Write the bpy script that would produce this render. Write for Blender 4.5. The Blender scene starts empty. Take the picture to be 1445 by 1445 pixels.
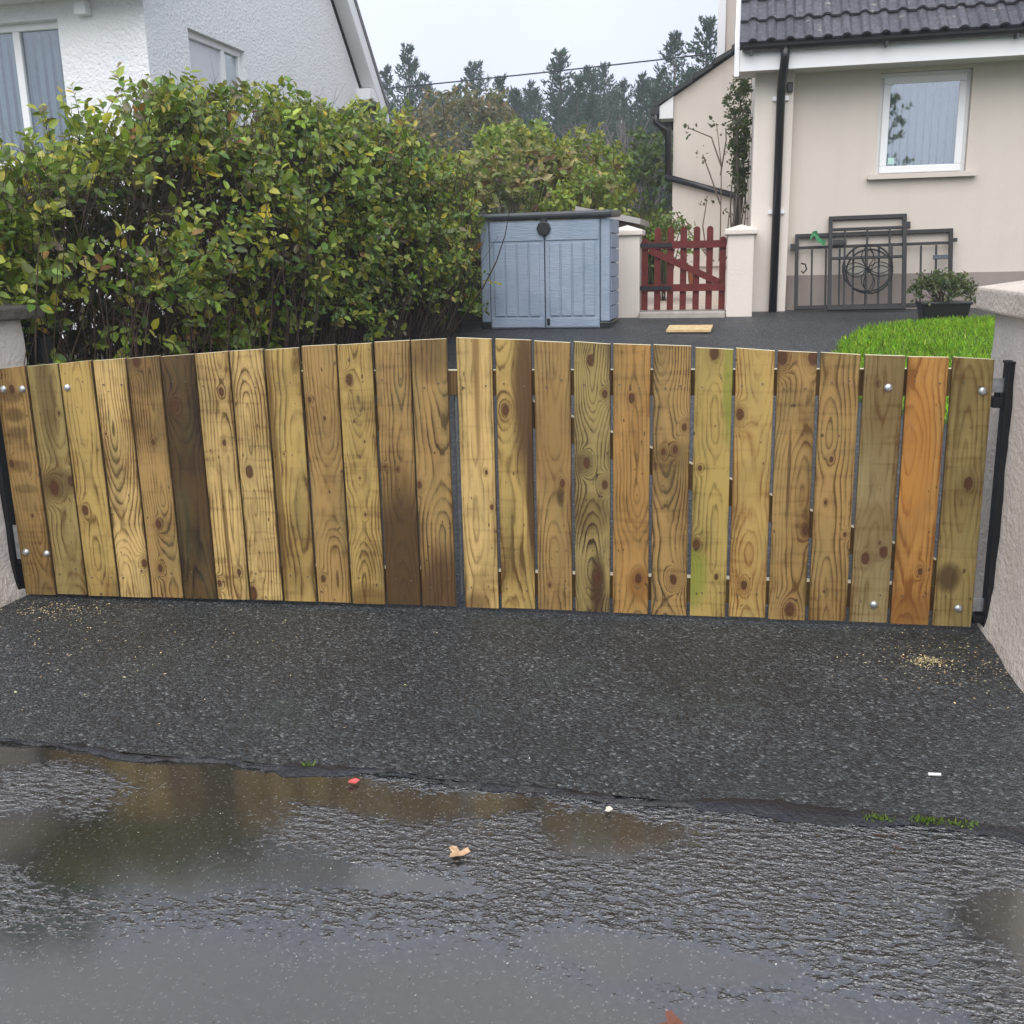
import bpy, bmesh, math, random
import numpy as np
from mathutils import Vector, Matrix
rng = np.random.default_rng(7)
random.seed(7)
scene = bpy.context.scene
COL = scene.collection
# ------------------------------------------------------------------ camera
cam = bpy.data.cameras.new('camera'); camo = bpy.data.objects.new('camera', cam); COL.objects.link(camo)
cam.sensor_width = 36.0; cam.lens = 36.0*1440/1445; cam.clip_start = 0.05; cam.clip_end = 2000
PITCH, YAW, ROLL, CAM_H = math.radians(13.7), math.radians(12.5), 0.022, 1.36
camo.matrix_world = (Matrix.Translation((0, 0, CAM_H)) @ Matrix.Rotation(YAW, 4, 'Z')
                     @ Matrix.Rotation(math.pi/2-PITCH, 4, 'X') @ Matrix.Rotation(-ROLL, 4, 'Z'))
scene.camera = camo
# ------------------------------------------------------------------ world, sun, exposure
SUN_EL, SUN_AZ = math.radians(48), math.radians(180)     # behind the camera
world = bpy.data.worlds.new('World'); scene.world = world; world.use_nodes = True
wt = world.node_tree; wt.nodes.clear()
wo = wt.nodes.new('ShaderNodeOutputWorld'); wb = wt.nodes.new('ShaderNodeBackground')
sk = wt.nodes.new('ShaderNodeTexSky'); sk.sky_type = 'NISHITA'; sk.sun_disc = False
sk.sun_elevation = SUN_EL; sk.sun_rotation = SUN_AZ; sk.dust_density = 4.0; sk.air_density = 1.0
hs = wt.nodes.new('ShaderNodeHueSaturation'); hs.inputs['Saturation'].default_value = 0.35
wt.links.new(sk.outputs[0], hs.inputs['Color'])
tc = wt.nodes.new('ShaderNodeTexCoord'); wn = wt.nodes.new('ShaderNodeTexNoise')
wn.inputs['Scale'].default_value = 2.2; wn.inputs['Detail'].default_value = 5; wn.inputs['Roughness'].default_value = .5
wt.links.new(tc.outputs['Generated'], wn.inputs['Vector'])
wr = wt.nodes.new('ShaderNodeValToRGB')
wr.color_ramp.elements[0].position = .32; wr.color_ramp.elements[0].color = (4.5, 4.8, 5.8, 1)
wr.color_ramp.elements[1].position = .68; wr.color_ramp.elements[1].color = (5.35, 5.6, 6.4, 1)
wt.links.new(wn.outputs['Fac'], wr.inputs['Fac'])
wm = wt.nodes.new('ShaderNodeMix'); wm.data_type = 'RGBA'; wm.inputs[0].default_value = .93
wt.links.new(hs.outputs[0], wm.inputs[6]); wt.links.new(wr.outputs[0], wm.inputs[7])
wt.links.new(wm.outputs[2], wb.inputs['Color']); wb.inputs['Strength'].default_value = 0.1
wt.links.new(wb.outputs[0], wo.inputs['Surface'])
sl = bpy.data.lights.new('sun', 'SUN'); sl.energy = 1.5; sl.angle = math.radians(70); sl.color = (1, .97, .92)
so = bpy.data.objects.new('sun', sl); COL.objects.link(so)
sd = Vector((math.sin(SUN_AZ)*math.cos(SUN_EL), math.cos(SUN_AZ)*math.cos(SUN_EL), math.sin(SUN_EL)))
so.rotation_euler = sd.to_track_quat('Z', 'Y').to_euler(); so.location = (0, -5, 20)
vs = scene.view_settings; vs.view_transform = 'Standard'; vs.look = 'None'; vs.gamma = 1; vs.exposure = 1.02
vs.use_curve_mapping = False
scene.cycles.max_bounces = 5; scene.cycles.transparent_max_bounces = 8; scene.cycles.volume_bounces = 0
scene.cycles.use_denoising = True; scene.cycles.sample_clamp_indirect = 6

# ------------------------------------------------------------------ node helper
class NT:
    def __init__(s, name):
        s.m = bpy.data.materials.new(name); s.m.use_nodes = True; s.t = s.m.node_tree; s.t.nodes.clear()
        s.out = s.t.nodes.new('ShaderNodeOutputMaterial')
    def put(s, sock, v):
        if v is None: return
        if isinstance(v, bpy.types.NodeSocket): s.t.links.new(v, sock)
        elif isinstance(v, (tuple, list)) and len(v) == 3 and sock.type == 'RGBA': sock.default_value = (*v, 1)
        else: sock.default_value = v
    def n(s, typ, out=0, props=None, **ins):
        nd = s.t.nodes.new('ShaderNode'+typ)
        for k, v in (props or {}).items(): setattr(nd, k, v)
        for k, v in ins.items():
            k = k.replace('_', ' ')
            s.put(nd.inputs[int(k[1:])] if k[0] == 'i' and k[1:].isdigit() else nd.inputs[k], v)
        return nd.outputs[out] if out is not None else nd
    def math(s, op, a, b=None, c=None, clamp=False):
        nd = s.t.nodes.new('ShaderNodeMath'); nd.operation = op; nd.use_clamp = clamp
        s.put(nd.inputs[0], a); s.put(nd.inputs[1], b); s.put(nd.inputs[2], c); return nd.outputs[0]
    def add(s, a, b): return s.math('ADD', a, b)
    def sub(s, a, b): return s.math('SUBTRACT', a, b)
    def mul(s, a, b): return s.math('MULTIPLY', a, b)
    def mix(s, f, a, b, blend='MIX'):
        nd = s.t.nodes.new('ShaderNodeMix'); nd.data_type = 'RGBA'; nd.blend_type = blend
        s.put(nd.inputs[0], f); s.put(nd.inputs[6], a); s.put(nd.inputs[7], b); return nd.outputs[2]
    def ramp(s, f, pts, interp='LINEAR'):
        nd = s.t.nodes.new('ShaderNodeValToRGB'); s.put(nd.inputs[0], f); cr = nd.color_ramp; cr.interpolation = interp
        while len(cr.elements) < len(pts): cr.elements.new(.5)
        for e, (p, c) in zip(cr.elements, pts):
            e.position = p; e.color = (c, c, c, 1) if isinstance(c, (int, float)) else (*c, 1)
        return nd.outputs[0]
    def mapr(s, v, a, b, c, d):
        nd = s.t.nodes.new('ShaderNodeMapRange'); nd.clamp = True
        for i, x in enumerate((v, a, b, c, d)): s.put(nd.inputs[i], x)
        return nd.outputs[0]
    def obj(s): return s.n('TexCoord', 3)
    def pos(s): return s.n('NewGeometry', 0)
    def scale(s, v, sc): return s.n('Mapping', props=None, Vector=v, Scale=sc)
    def noise(s, v, sc, det=3, rough=.55, out=0, dist=0): return s.n('TexNoise', out, Vector=v, Scale=sc, Detail=det, Roughness=rough, Distortion=dist)
    def xyz(s, v):
        nd = s.t.nodes.new('ShaderNodeSeparateXYZ'); s.put(nd.inputs[0], v); return nd.outputs
    def comb(s, x, y, z):
        nd = s.t.nodes.new('ShaderNodeCombineXYZ')
        for i, v in enumerate((x, y, z)): s.put(nd.inputs[i], v)
        return nd.outputs[0]
    def bump(s, h, st, dist, nrm=None):
        return s.n('Bump', Height=h, Strength=st, Distance=dist, Normal=nrm)
    def princ(s, col, rough=.7, nrm=None, metal=0, ior=None, spec=None, **k):
        nd = s.t.nodes.new('ShaderNodeBsdfPrincipled')
        s.put(nd.inputs['Base Color'], col); s.put(nd.inputs['Roughness'], rough); s.put(nd.inputs['Normal'], nrm)
        s.put(nd.inputs['Metallic'], metal)
        if ior: s.put(nd.inputs['IOR'], ior)
        if spec is not None: s.put(nd.inputs['Specular IOR Level'], spec)
        s.t.links.new(nd.outputs[0], s.out.inputs[0]); return nd
def simple(name, col, rough=.6, metal=0, var=.12, scale=6, bump=0, bscale=60, spec=None):
    t = NT(name); p = t.pos()
    n = t.noise(p, scale, 4)
    lo = tuple(c*(1-var) for c in col); hi = tuple(min(1, c*(1+var)) for c in col)
    c = t.ramp(n, [(.3, lo), (.7, hi)])
    nr = t.bump(t.noise(p, bscale, 3), bump, .01) if bump else None
    t.princ(c, rough, nr, metal, spec=spec); return t.m

# ------------------------------------------------------------------ mesh helpers
class MB:
    def __init__(s): s.v = []; s.f = []; s.mi = []
    def poly(s, pts, faces, mi=0):
        o = len(s.v); s.v += [tuple(p) for p in pts]
        for f in faces: s.f.append([o+i for i in f]); s.mi.append(mi)
    def box(s, x0, x1, y0, y1, z0, z1, mi=0):
        s.poly([(x0,y0,z0),(x1,y0,z0),(x1,y1,z0),(x0,y1,z0),(x0,y0,z1),(x1,y0,z1),(x1,y1,z1),(x0,y1,z1)],
               [(3,2,1,0),(4,5,6,7),(0,1,5,4),(1,2,6,5),(2,3,7,6),(3,0,4,7)], mi); return s
    def prism(s, prof, a, b, axis='y', mi=0):
        # prof: closed 2D polygon; extruded from a to b along the axis
        n = len(prof)
        def P(q, t): return {'y': (q[0], t, q[1]), 'x': (t, q[0], q[1]), 'z': (q[0], q[1], t)}[axis]
        s.poly([P(q, a) for q in prof]+[P(q, b) for q in prof],
               [tuple(range(n))[::-1], tuple(range(n, 2*n))]+[(i, (i+1) % n, n+(i+1) % n, n+i) for i in range(n)], mi); return s
    def tube(s, pts, r, n=8, mi=0, caps=True):
        pts = [Vector(p) for p in pts]; rs = r if isinstance(r, (list, tuple)) else [r]*len(pts)
        o = len(s.v); up = None
        for i, p in enumerate(pts):
            d = (pts[min(i+1, len(pts)-1)]-pts[max(i-1, 0)]).normalized()
            if up is None: up = d.orthogonal().normalized()
            up = (up-d*up.dot(d)).normalized(); w = d.cross(up)
            for k in range(n):
                a = 2*math.pi*k/n; s.v.append(tuple(p+(up*math.cos(a)+w*math.sin(a))*rs[i]))
        for i in range(len(pts)-1):
            for k in range(n):
                s.f.append([o+i*n+k, o+i*n+(k+1) % n, o+(i+1)*n+(k+1) % n, o+(i+1)*n+k]); s.mi.append(mi)
        if caps:
            s.f.append([o+k for k in range(n)][::-1]); s.mi.append(mi)
            s.f.append([o+(len(pts)-1)*n+k for k in range(n)]); s.mi.append(mi)
        return s
    def bar(s, a, b, w, t=None, mi=0):       # rectangular bar between two points (w across, t deep)
        a = Vector(a); b = Vector(b); d = (b-a).normalized(); t = t or w
        ref = Vector((0, 1, 0)) if abs(d.y) < .9 else Vector((1, 0, 0))
        e = (ref-d*ref.dot(d)).normalized()*t/2; g = d.cross(e.normalized())*w/2
        s.poly([a-e-g, a+e-g, a+e+g, a-e+g, b-e-g, b+e-g, b+e+g, b-e+g],
               [(3,2,1,0),(4,5,6,7),(0,1,5,4),(1,2,6,5),(2,3,7,6),(3,0,4,7)], mi); return s
    def mesh(s, name, smooth=False):
        m = bpy.data.meshes.new(name); m.from_pydata(s.v, [], s.f); m.update()
        bm = bmesh.new(); bm.from_mesh(m); bmesh.ops.recalc_face_normals(bm, faces=bm.faces); bm.to_mesh(m); bm.free()
        if any(s.mi): m.polygons.foreach_set('material_index', s.mi)
        if smooth: m.polygons.foreach_set('use_smooth', [True]*len(m.polygons))
        return m
    def build(s, name, mat, parent=None, loc=None, smooth=False, bevel=0):
        m = s.mesh(name, smooth)
        for q in (mat if isinstance(mat, (list, tuple)) else [mat]): m.materials.append(q)
        o = bpy.data.objects.new(name, m); COL.objects.link(o)
        if parent: o.parent = parent
        if loc: o.location = loc
        if bevel:
            b = o.modifiers.new('bevel', 'BEVEL'); b.width = bevel; b.segments = 2; b.limit_method = 'ANGLE'
        return o
def inst(name, mesh, parent=None, loc=(0, 0, 0), rot=(0, 0, 0), scale=(1, 1, 1)):
    o = bpy.data.objects.new(name, mesh); COL.objects.link(o); o.parent = parent
    o.location = loc; o.rotation_euler = rot; o.scale = scale; return o
def empty(name, loc=(0, 0, 0), rz=0):
    o = bpy.data.objects.new(name, None); COL.objects.link(o); o.location = loc; o.rotation_euler = (0, 0, rz)
    o.empty_display_size = .1; return o
def tag(o, label=None, cat=None, group=None, kind=None):
    for k, v in (('label', label), ('category', cat), ('group', group), ('kind', kind)):
        if v: o[k] = v
    return o
def box(name, mat, parent, x0, x1, y0, y1, z0, z1, bevel=0):
    return MB().box(x0, x1, y0, y1, z0, z1).build(name, mat, parent, bevel=bevel)

# ground profile: the drive climbs from the gate to the houses
GY = [-100, 3.9, 4.6, 6, 7.5, 8.5, 9.3, 10.2, 11, 13, 40, 400]
GZ = [0, 0, .06, .28, .52, .675, .765, .80, .83, .86, 1.0, 1.0]
def g(y): return float(np.interp(y, GY, GZ))

# ------------------------------------------------------------------ foliage builders
def leaf_mesh(name, P, D, N, L, W, C, fold=.18):
    """oval leaves folded on the midrib: P base, D axis, N normal, L length, W width, C colour"""
    n = len(P); S = np.cross(D, N); S /= np.linalg.norm(S, axis=1)[:, None]+1e-9
    N = np.cross(S, D)
    L = L[:, None]; W = W[:, None]
    q = [P, P+D*L*.3+S*W*.46+N*W*fold, P+D*L*.68+S*W*.40+N*W*fold*.6, P+D*L-N*L*.07, P+D*L*.68-S*W*.40+N*W*fold*.6, P+D*L*.3-S*W*.46+N*W*fold]
    V = np.stack(q, 1).reshape(-1, 3)
    base = np.arange(n)[:, None]*6
    F = np.concatenate([base+np.array([[0, 1, 2, 3]]), base+np.array([[0, 3, 4, 5]])], 1).reshape(-1)
    m = bpy.data.meshes.new(name); m.vertices.add(len(V)); m.vertices.foreach_set('co', V.ravel().astype('f'))
    nf = 2*n; m.loops.add(nf*4); m.loops.foreach_set('vertex_index', F.astype('i'))
    m.polygons.add(nf); m.polygons.foreach_set('loop_start', np.arange(nf, dtype='i')*4)
    m.polygons.foreach_set('loop_total', np.full(nf, 4, dtype='i'))
    a = m.color_attributes.new('Col', 'FLOAT_COLOR', 'POINT')
    cc = np.concatenate([np.repeat(C, 6, 0), np.ones((len(V), 1))], 1); a.data.foreach_set('color', cc.ravel().astype('f'))
    m.update(); m.validate(); return m
def rnd_unit(n):
    v = rng.normal(size=(n, 3)); return v/np.linalg.norm(v, axis=1)[:, None]
def norm(v): return v/(np.linalg.norm(v, axis=1)[:, None]+1e-9)
def leaf_mat(name, rough=.42, transl=.28, gloss=.5):
    t = NT(name); c = t.n('Attribute', 0, props={'attribute_name': 'Col'})
    p = t.princ(c, rough, spec=gloss)
    tr = t.n('BsdfTranslucent', Color=t.mix(.5, c, (.25, .32, .02)))
    ms = t.n('MixShader', i0=transl, i1=p.outputs[0], i2=tr)
    t.t.links.new(ms, t.out.inputs[0]); return t.m
def pick(cols, w, n, var=.18):
    w = np.array(w, float); i = rng.choice(len(cols), n, p=w/w.sum())
    c = np.array(cols)[i]; return np.clip(c*(1+rng.normal(0, var, (n, 1)))*(1+rng.normal(0, var*.4, (n, 3))), .003, .9)
def strands(name, paths, radii, mat, parent, n=3):
    """many thin tapered tubes in one mesh: paths (K,M,3), radii (K,)"""
    K, M, _ = paths.shape
    d = np.gradient(paths, axis=1); d /= np.linalg.norm(d, axis=2)[..., None]+1e-9
    ref = np.tile(np.array([.31, .77, .55]), (K, M, 1)); u = np.cross(d, ref); u /= np.linalg.norm(u, axis=2)[..., None]+1e-9
    w = np.cross(d, u); tap = np.linspace(1, .35, M)[None, :, None]*radii[:, None, None]
    ring = [paths+(u*math.cos(a)+w*math.sin(a))*tap for a in (2*math.pi*k/n for k in range(n))]
    V = np.stack(ring, 2).reshape(-1, 3)
    b = (np.arange(K)[:, None, None]*M+np.arange(M-1)[None, :, None])*n; k = np.arange(n)[None, None, :]; k2 = (k+1) % n
    F = np.stack([b+k, b+k2, b+n+k2, b+n+k], -1).reshape(-1); nf = len(F)//4
    m = bpy.data.meshes.new(name); m.vertices.add(len(V)); m.vertices.foreach_set('co', V.ravel().astype('f'))
    m.loops.add(len(F)); m.loops.foreach_set('vertex_index', F.astype('i')); m.polygons.add(nf)
    m.polygons.foreach_set('loop_start', np.arange(nf, dtype='i')*4); m.polygons.foreach_set('loop_total', np.full(nf, 4, dtype='i'))
    m.update(); m.materials.append(mat); o = bpy.data.objects.new(name, m); COL.objects.link(o); o.parent = parent; return o

# ------------------------------------------------------------------ materials of the setting
def asphalt(name, wet):
    t = NT(name); p = t.pos(); X, Y, Z = t.xyz(p)
    v1 = t.n('TexVoronoi', None, Vector=p, Scale=122.0 if not wet else 150.0, Randomness=1.0)
    stone = t.n('SeparateColor', 0, Color=v1.outputs['Color'])
    shade = t.ramp(stone, [(0, (.007, .008, .009)), (.4, (.022, .024, .027)), (.75, (.05, .055, .058)), (.95, (.085, .091, .094)), (1, (.22, .22, .215))] if not wet else [(0, (.010, .011, .012)), (.45, (.018, .019, .021)), (.8, (.032, .034, .036)), (1, (.07, .07, .07))])
    big = t.noise(p, 1.7, 5, .6)
    shade = t.mix(1, shade, t.ramp(big, [(.3, (.60, .63, .64)), (.7, (1.15, 1.18, 1.17))]), 'MULTIPLY')
    hs = t.sub(1.0, v1.outputs['Distance'])
    if not wet:
        fine = t.noise(p, 320, 2)
        h = t.add(t.mul(hs, .7), t.mul(fine, .35))
        nr = t.bump(h, 1.0, .010)
        rough = t.mapr(t.noise(p, 60, 3), .3, .7, .34, .62)
        # mossy green tint in loose patches
        gm = t.mapr(t.noise(p, 3.1, 4), .52, .72, 0, .35)
        col = t.mix(gm, shade, (.035, .048, .042))
        t.princ(col, rough, nr, ior=1.5)
    else:
        # stones poke through a water film; 'level' is the film's height, higher in the hollows
        lvl = t.n('Attribute', 2, props={'attribute_name': 'level'})
        st = t.scale(p, (1, 1.7, 1))
        lump = t.noise(st, 33, 3, .55)
        lump = t.mapr(lump, .28, .72, 0, 1)
        h0 = t.add(t.mul(lump, .8), t.mul(hs, .22))
        dry = t.mapr(t.sub(h0, lvl), 0, .12, 0, 1)
        hh = t.math('SMOOTH_MAX', t.sub(h0, lvl), 0.0, .1)
        nr = t.bump(hh, 1.0, .014)
        rough = t.mapr(dry, 0, 1, .125, .24)
        spk = t.n('SeparateColor', 0, Color=t.n('TexVoronoi', 1, Vector=p, Scale=230.0))
        shade = t.mix(t.mapr(spk, .965, .972, 0, .8), shade, (.22, .22, .21))
        col = t.mix(t.mapr(lvl, .6, 1.1, 0, .7), shade, (.030, .025, .012))  # puddle base tinted olive brown, the tone of the gate's reflection
        t.princ(col, rough, nr, ior=2.15)
    return t.m
M_apron = asphalt('new_asphalt', False); M_road = asphalt('wet_road', True)
def render_mat(name, col, bump=.35, bscale=70, stain=.12, rough=.85):
    t = NT(name); p = t.pos(); x, y, z = t.xyz(p)
    n = t.noise(p, 1.1, 5, .6); streak = t.noise(t.scale(p, (6, 6, .35)), 1.6, 4)
    c = t.mix(t.mapr(n, .35, .7, 0, 1), tuple(v*(1-stain) for v in col), col)
    c = t.mix(t.mapr(streak, .5, .75, 0, stain*1.6), c, tuple(v*.62 for v in col))
    h = t.add(t.noise(p, bscale, 3, .6), t.mul(t.noise(p, bscale*.22, 2), .6))
    t.princ(c, rough, t.bump(h, bump, .02)); return t.m
M_white = render_mat('white_roughcast', (.85, .87, .885), .95, 34, .03)
M_beige = render_mat('beige_render', (.64, .575, .505), .12, 90, .06)
M_beige2 = render_mat('pale_beige_render', (.74, .675, .60), .15, 60, .10)
M_plinth = render_mat('taupe_plinth', (.30, .255, .225), .15, 80, .10)
M_pillar = render_mat('pillar_render', (.78, .70, .62), .55, 42, .16)
M_cap = render_mat('pillar_cap', (.72, .63, .54), .6, 50, .22)
M_capd = render_mat('mossy_cap', (.11, .10, .085), .6, 40, .4)
M_upvc = simple('white_upvc', (.80, .81, .82), .3, var=.02)
M_black = simple('black_plastic', (.012, .013, .015), .3, var=.2)
M_iron = simple('black_iron', (.010, .0105, .012), .5, var=.3, spec=.3)
M_tar = simple('tar', (.009, .009, .012), .42, var=.3, bump=.8, bscale=70)
M_galv = simple('galvanised', (.42, .44, .46), .38, metal=.85, var=.25, scale=40)
M_bolt = simple('bolt_steel', (.55, .56, .57), .35, metal=.8, var=.2, scale=60)
M_soffit = simple('soffit', (.55, .54, .50), .7, var=.06)
M_conc = simple('concrete', (.40, .37, .32), .85, var=.2, scale=8, bump=.3)
M_paving = simple('pale_paving', (.62, .52, .43), .6, var=.15, scale=3)
M_lead = simple('grey_roof_felt', (.14, .14, .15), .55, var=.2)
t = NT('soil'); p = t.pos(); t.princ(t.ramp(t.noise(p, 9, 5), [(.3, (.012, .01, .007)), (.7, (.05, .038, .024))]), .9, t.bump(t.noise(p, 45, 4), .8, .03)); M_soil = t.m
t = NT('field_grass'); p = t.pos(); t.princ(t.ramp(t.noise(p, 2.3, 6), [(.3, (.03, .05, .012)), (.7, (.09, .13, .03))]), .9, t.bump(t.noise(p, 25, 4), .8, .05)); M_field = t.m
t = NT('turf'); p = t.pos(); t.princ(t.ramp(t.noise(p, 30, 4), [(.3, (.03, .07, .006)), (.7, (.09, .19, .012))]), .9, t.bump(t.noise(p, 70, 4), .8, .03)); M_turf = t.m
t = NT('roof_tile_mat'); p = t.pos(); rv = t.n('ObjectInfo', 5)
n1 = t.noise(p, 26, 5, .65); n2 = t.noise(p, 5, 4)
c = t.ramp(n1, [(.32, (.035, .036, .042)), (.55, (.075, .077, .088)), (.72, (.13, .132, .145))])
c = t.mix(t.mapr(t.noise(p, 11, 3), .66, .72, 0, .7), c, (.30, .29, .25))
c = t.mix(1, c, t.ramp(rv, [(0, (.75, .75, .78)), (1, (1.25, 1.22, 1.25))]), 'MULTIPLY')
t.princ(c, .5, t.bump(n1, .4, .01)); M_tile = t.m
t = NT('window_glass'); fr = t.n('LayerWeight', 1, Blend=.35); gl = t.n('BsdfGlossy', Color=(.9, .95, 1), Roughness=.02)
tr = t.n('BsdfTransparent', Color=(.72, .78, .8)); ms = t.n('MixShader', i0=t.mapr(fr, 0, 1, .30, .95), i1=tr, i2=gl); t.t.links.new(ms, t.out.inputs[0]); M_glass = t.m
t = NT('dim_window_glass'); fr = t.n('LayerWeight', 1, Blend=.35); gl_ = t.n('BsdfGlossy', Color=(.9, .95, 1), Roughness=.02)
tr = t.n('BsdfTransparent', Color=(.72, .78, .8)); ms = t.n('MixShader', i0=t.mapr(fr, 0, 1, .08, .7), i1=tr, i2=gl_); t.t.links.new(ms, t.out.inputs[0]); M_glass2 = t.m
M_blind = simple('blind_fabric', (.72, .75, .76), .8, var=.03); M_room = simple('dark_room', (.035, .038, .042), .9)
M_blind2 = simple('dark_blind_fabric', (.42, .45, .45), .8, var=.05)
M_bark = simple('bark', (.055, .042, .030), .9, var=.4, scale=20, bump=.5)
M_twig = simple('twig', (.055, .034, .022), .8, var=.5, scale=14)
M_leaf = leaf_mat('hedge_leaf', .36, .34, .5); M_needle = leaf_mat('needles', .7, .12, .2); M_grassblade = leaf_mat('grass_blade', .5, .35, .3)

# ------------------------------------------------------------------ ground sheets
def sheet(name, mat, x0, x1, ys, dz, kind='structure', nx=2):
    xs = np.linspace(x0, x1, nx); b = MB()
    pts = [(x, y, g(y)+dz) for y in ys for x in xs]
    fs = [(j*nx+i, j*nx+i+1, (j+1)*nx+i+1, (j+1)*nx+i) for j in range(len(ys)-1) for i in range(nx-1)]
    b.poly(pts, fs); return tag(b.build(name, mat, smooth=True), kind=kind)
yy = [3.9+.2*i for i in range(40)]
sheet('terrain', M_field, -420, 420, [-300, -60, 2.0, 3.5]+yy+[13, 18, 40, 120, 400, 900], -.05)
xs = np.concatenate([[-60, -20, -6], np.arange(-3.4, 2.2, .016), [5, 20, 60]]); ys = np.concatenate([[-9, -3, 0], np.arange(.8, 2.43, .016)])
GXX, GYY = np.meshgrid(xs, ys); fl = np.stack([GXX.ravel(), GYY.ravel()], 1)
b = MB(); nx_, ny_ = len(xs), len(ys)
b.poly([(x, y, 0) for x, y in fl], [(j*nx_+i, j*nx_+i+1, (j+1)*nx_+i+1, (j+1)*nx_+i) for j in range(ny_-1) for i in range(nx_-1)])
from mathutils import noise as mn
def lev(x, y):
    n1 = mn.noise(Vector((x*3.1, y*3.1, 1))); n2 = mn.noise(Vector((x*3.1, y*3.1, 9))); n3 = mn.noise(Vector((x*9, y*13, 4))); qx, qy = x+.10*n1+.03*n3, y+.07*n2+.025*n3
    e = 0
    for cx, cy, rx, ry in ((-1.75, 2.35, .8, .06), (-1.05, 2.31, .7, .07), (-1.33, 2.12, .25, .22), (-1.42, 1.95, .5, .12), (-.85, 1.95, .3, .05), (-.30, 2.24, .2, .09), (.66, 2.03, .17, .10), (-.6, 1.45, .95, .26), (.25, 1.42, .55, .28), (-2.2, 1.7, .5, .14), (-.15, 1.78, .25, .06)):
        d = math.hypot((qx-cx)/rx, (qy-cy)/ry); e = max(e, min(1, max(0, (1.3-d)/.6)))
    base = .34+.2*min(1, max(0, (2.25-y)/.7))+.16*mn.noise(Vector((x*4, y*6, 2)))+.10*mn.noise(Vector((x*11, y*16, 5)))
    return base+.62*e
rd = tag(b.build('road', M_road), kind='structure')
la = rd.data.attributes.new('level', 'FLOAT', 'POINT'); la.data.foreach_set('value', [lev(x, y) for x, y in fl])
sheet('driveway', M_apron, -2.98, 3.6, [2.41, 3.0]+yy[:38], .004)
sheet('hedge_bed', M_soil, -6.0, -2.75, [3.9]+yy[:34], .014)
# tar seam between the road and the apron
b = MB(); N = 420; pts = []
for i in range(N):
    x = -7+14*i/(N-1); c = 2.405+.012*math.sin(x*5.1)+.01*math.sin(x*13+1)
    w = max(.003, (.019+.015*math.sin(x*3.3+.5)+.012*math.sin(x*9.7)+rng.normal(0, .004))*(1.1 if x > -1.2 else .4))
    for k, (o, z) in enumerate(((-1, 0.001), (-.55, .008), (0, .011), (.55, .009), (1, .003))):
        pts.append((x, c+o*w+rng.normal(0, .004), z+(rng.normal(0, .002) if 0 < k < 4 else 0)))
b.poly(pts, [(i*5+k, i*5+k+1, i*5+6+k, i*5+5+k) for i in range(N-1) for k in range(4)])
tag(b.build('tar_seam', M_tar, smooth=True), kind='structure')

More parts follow.
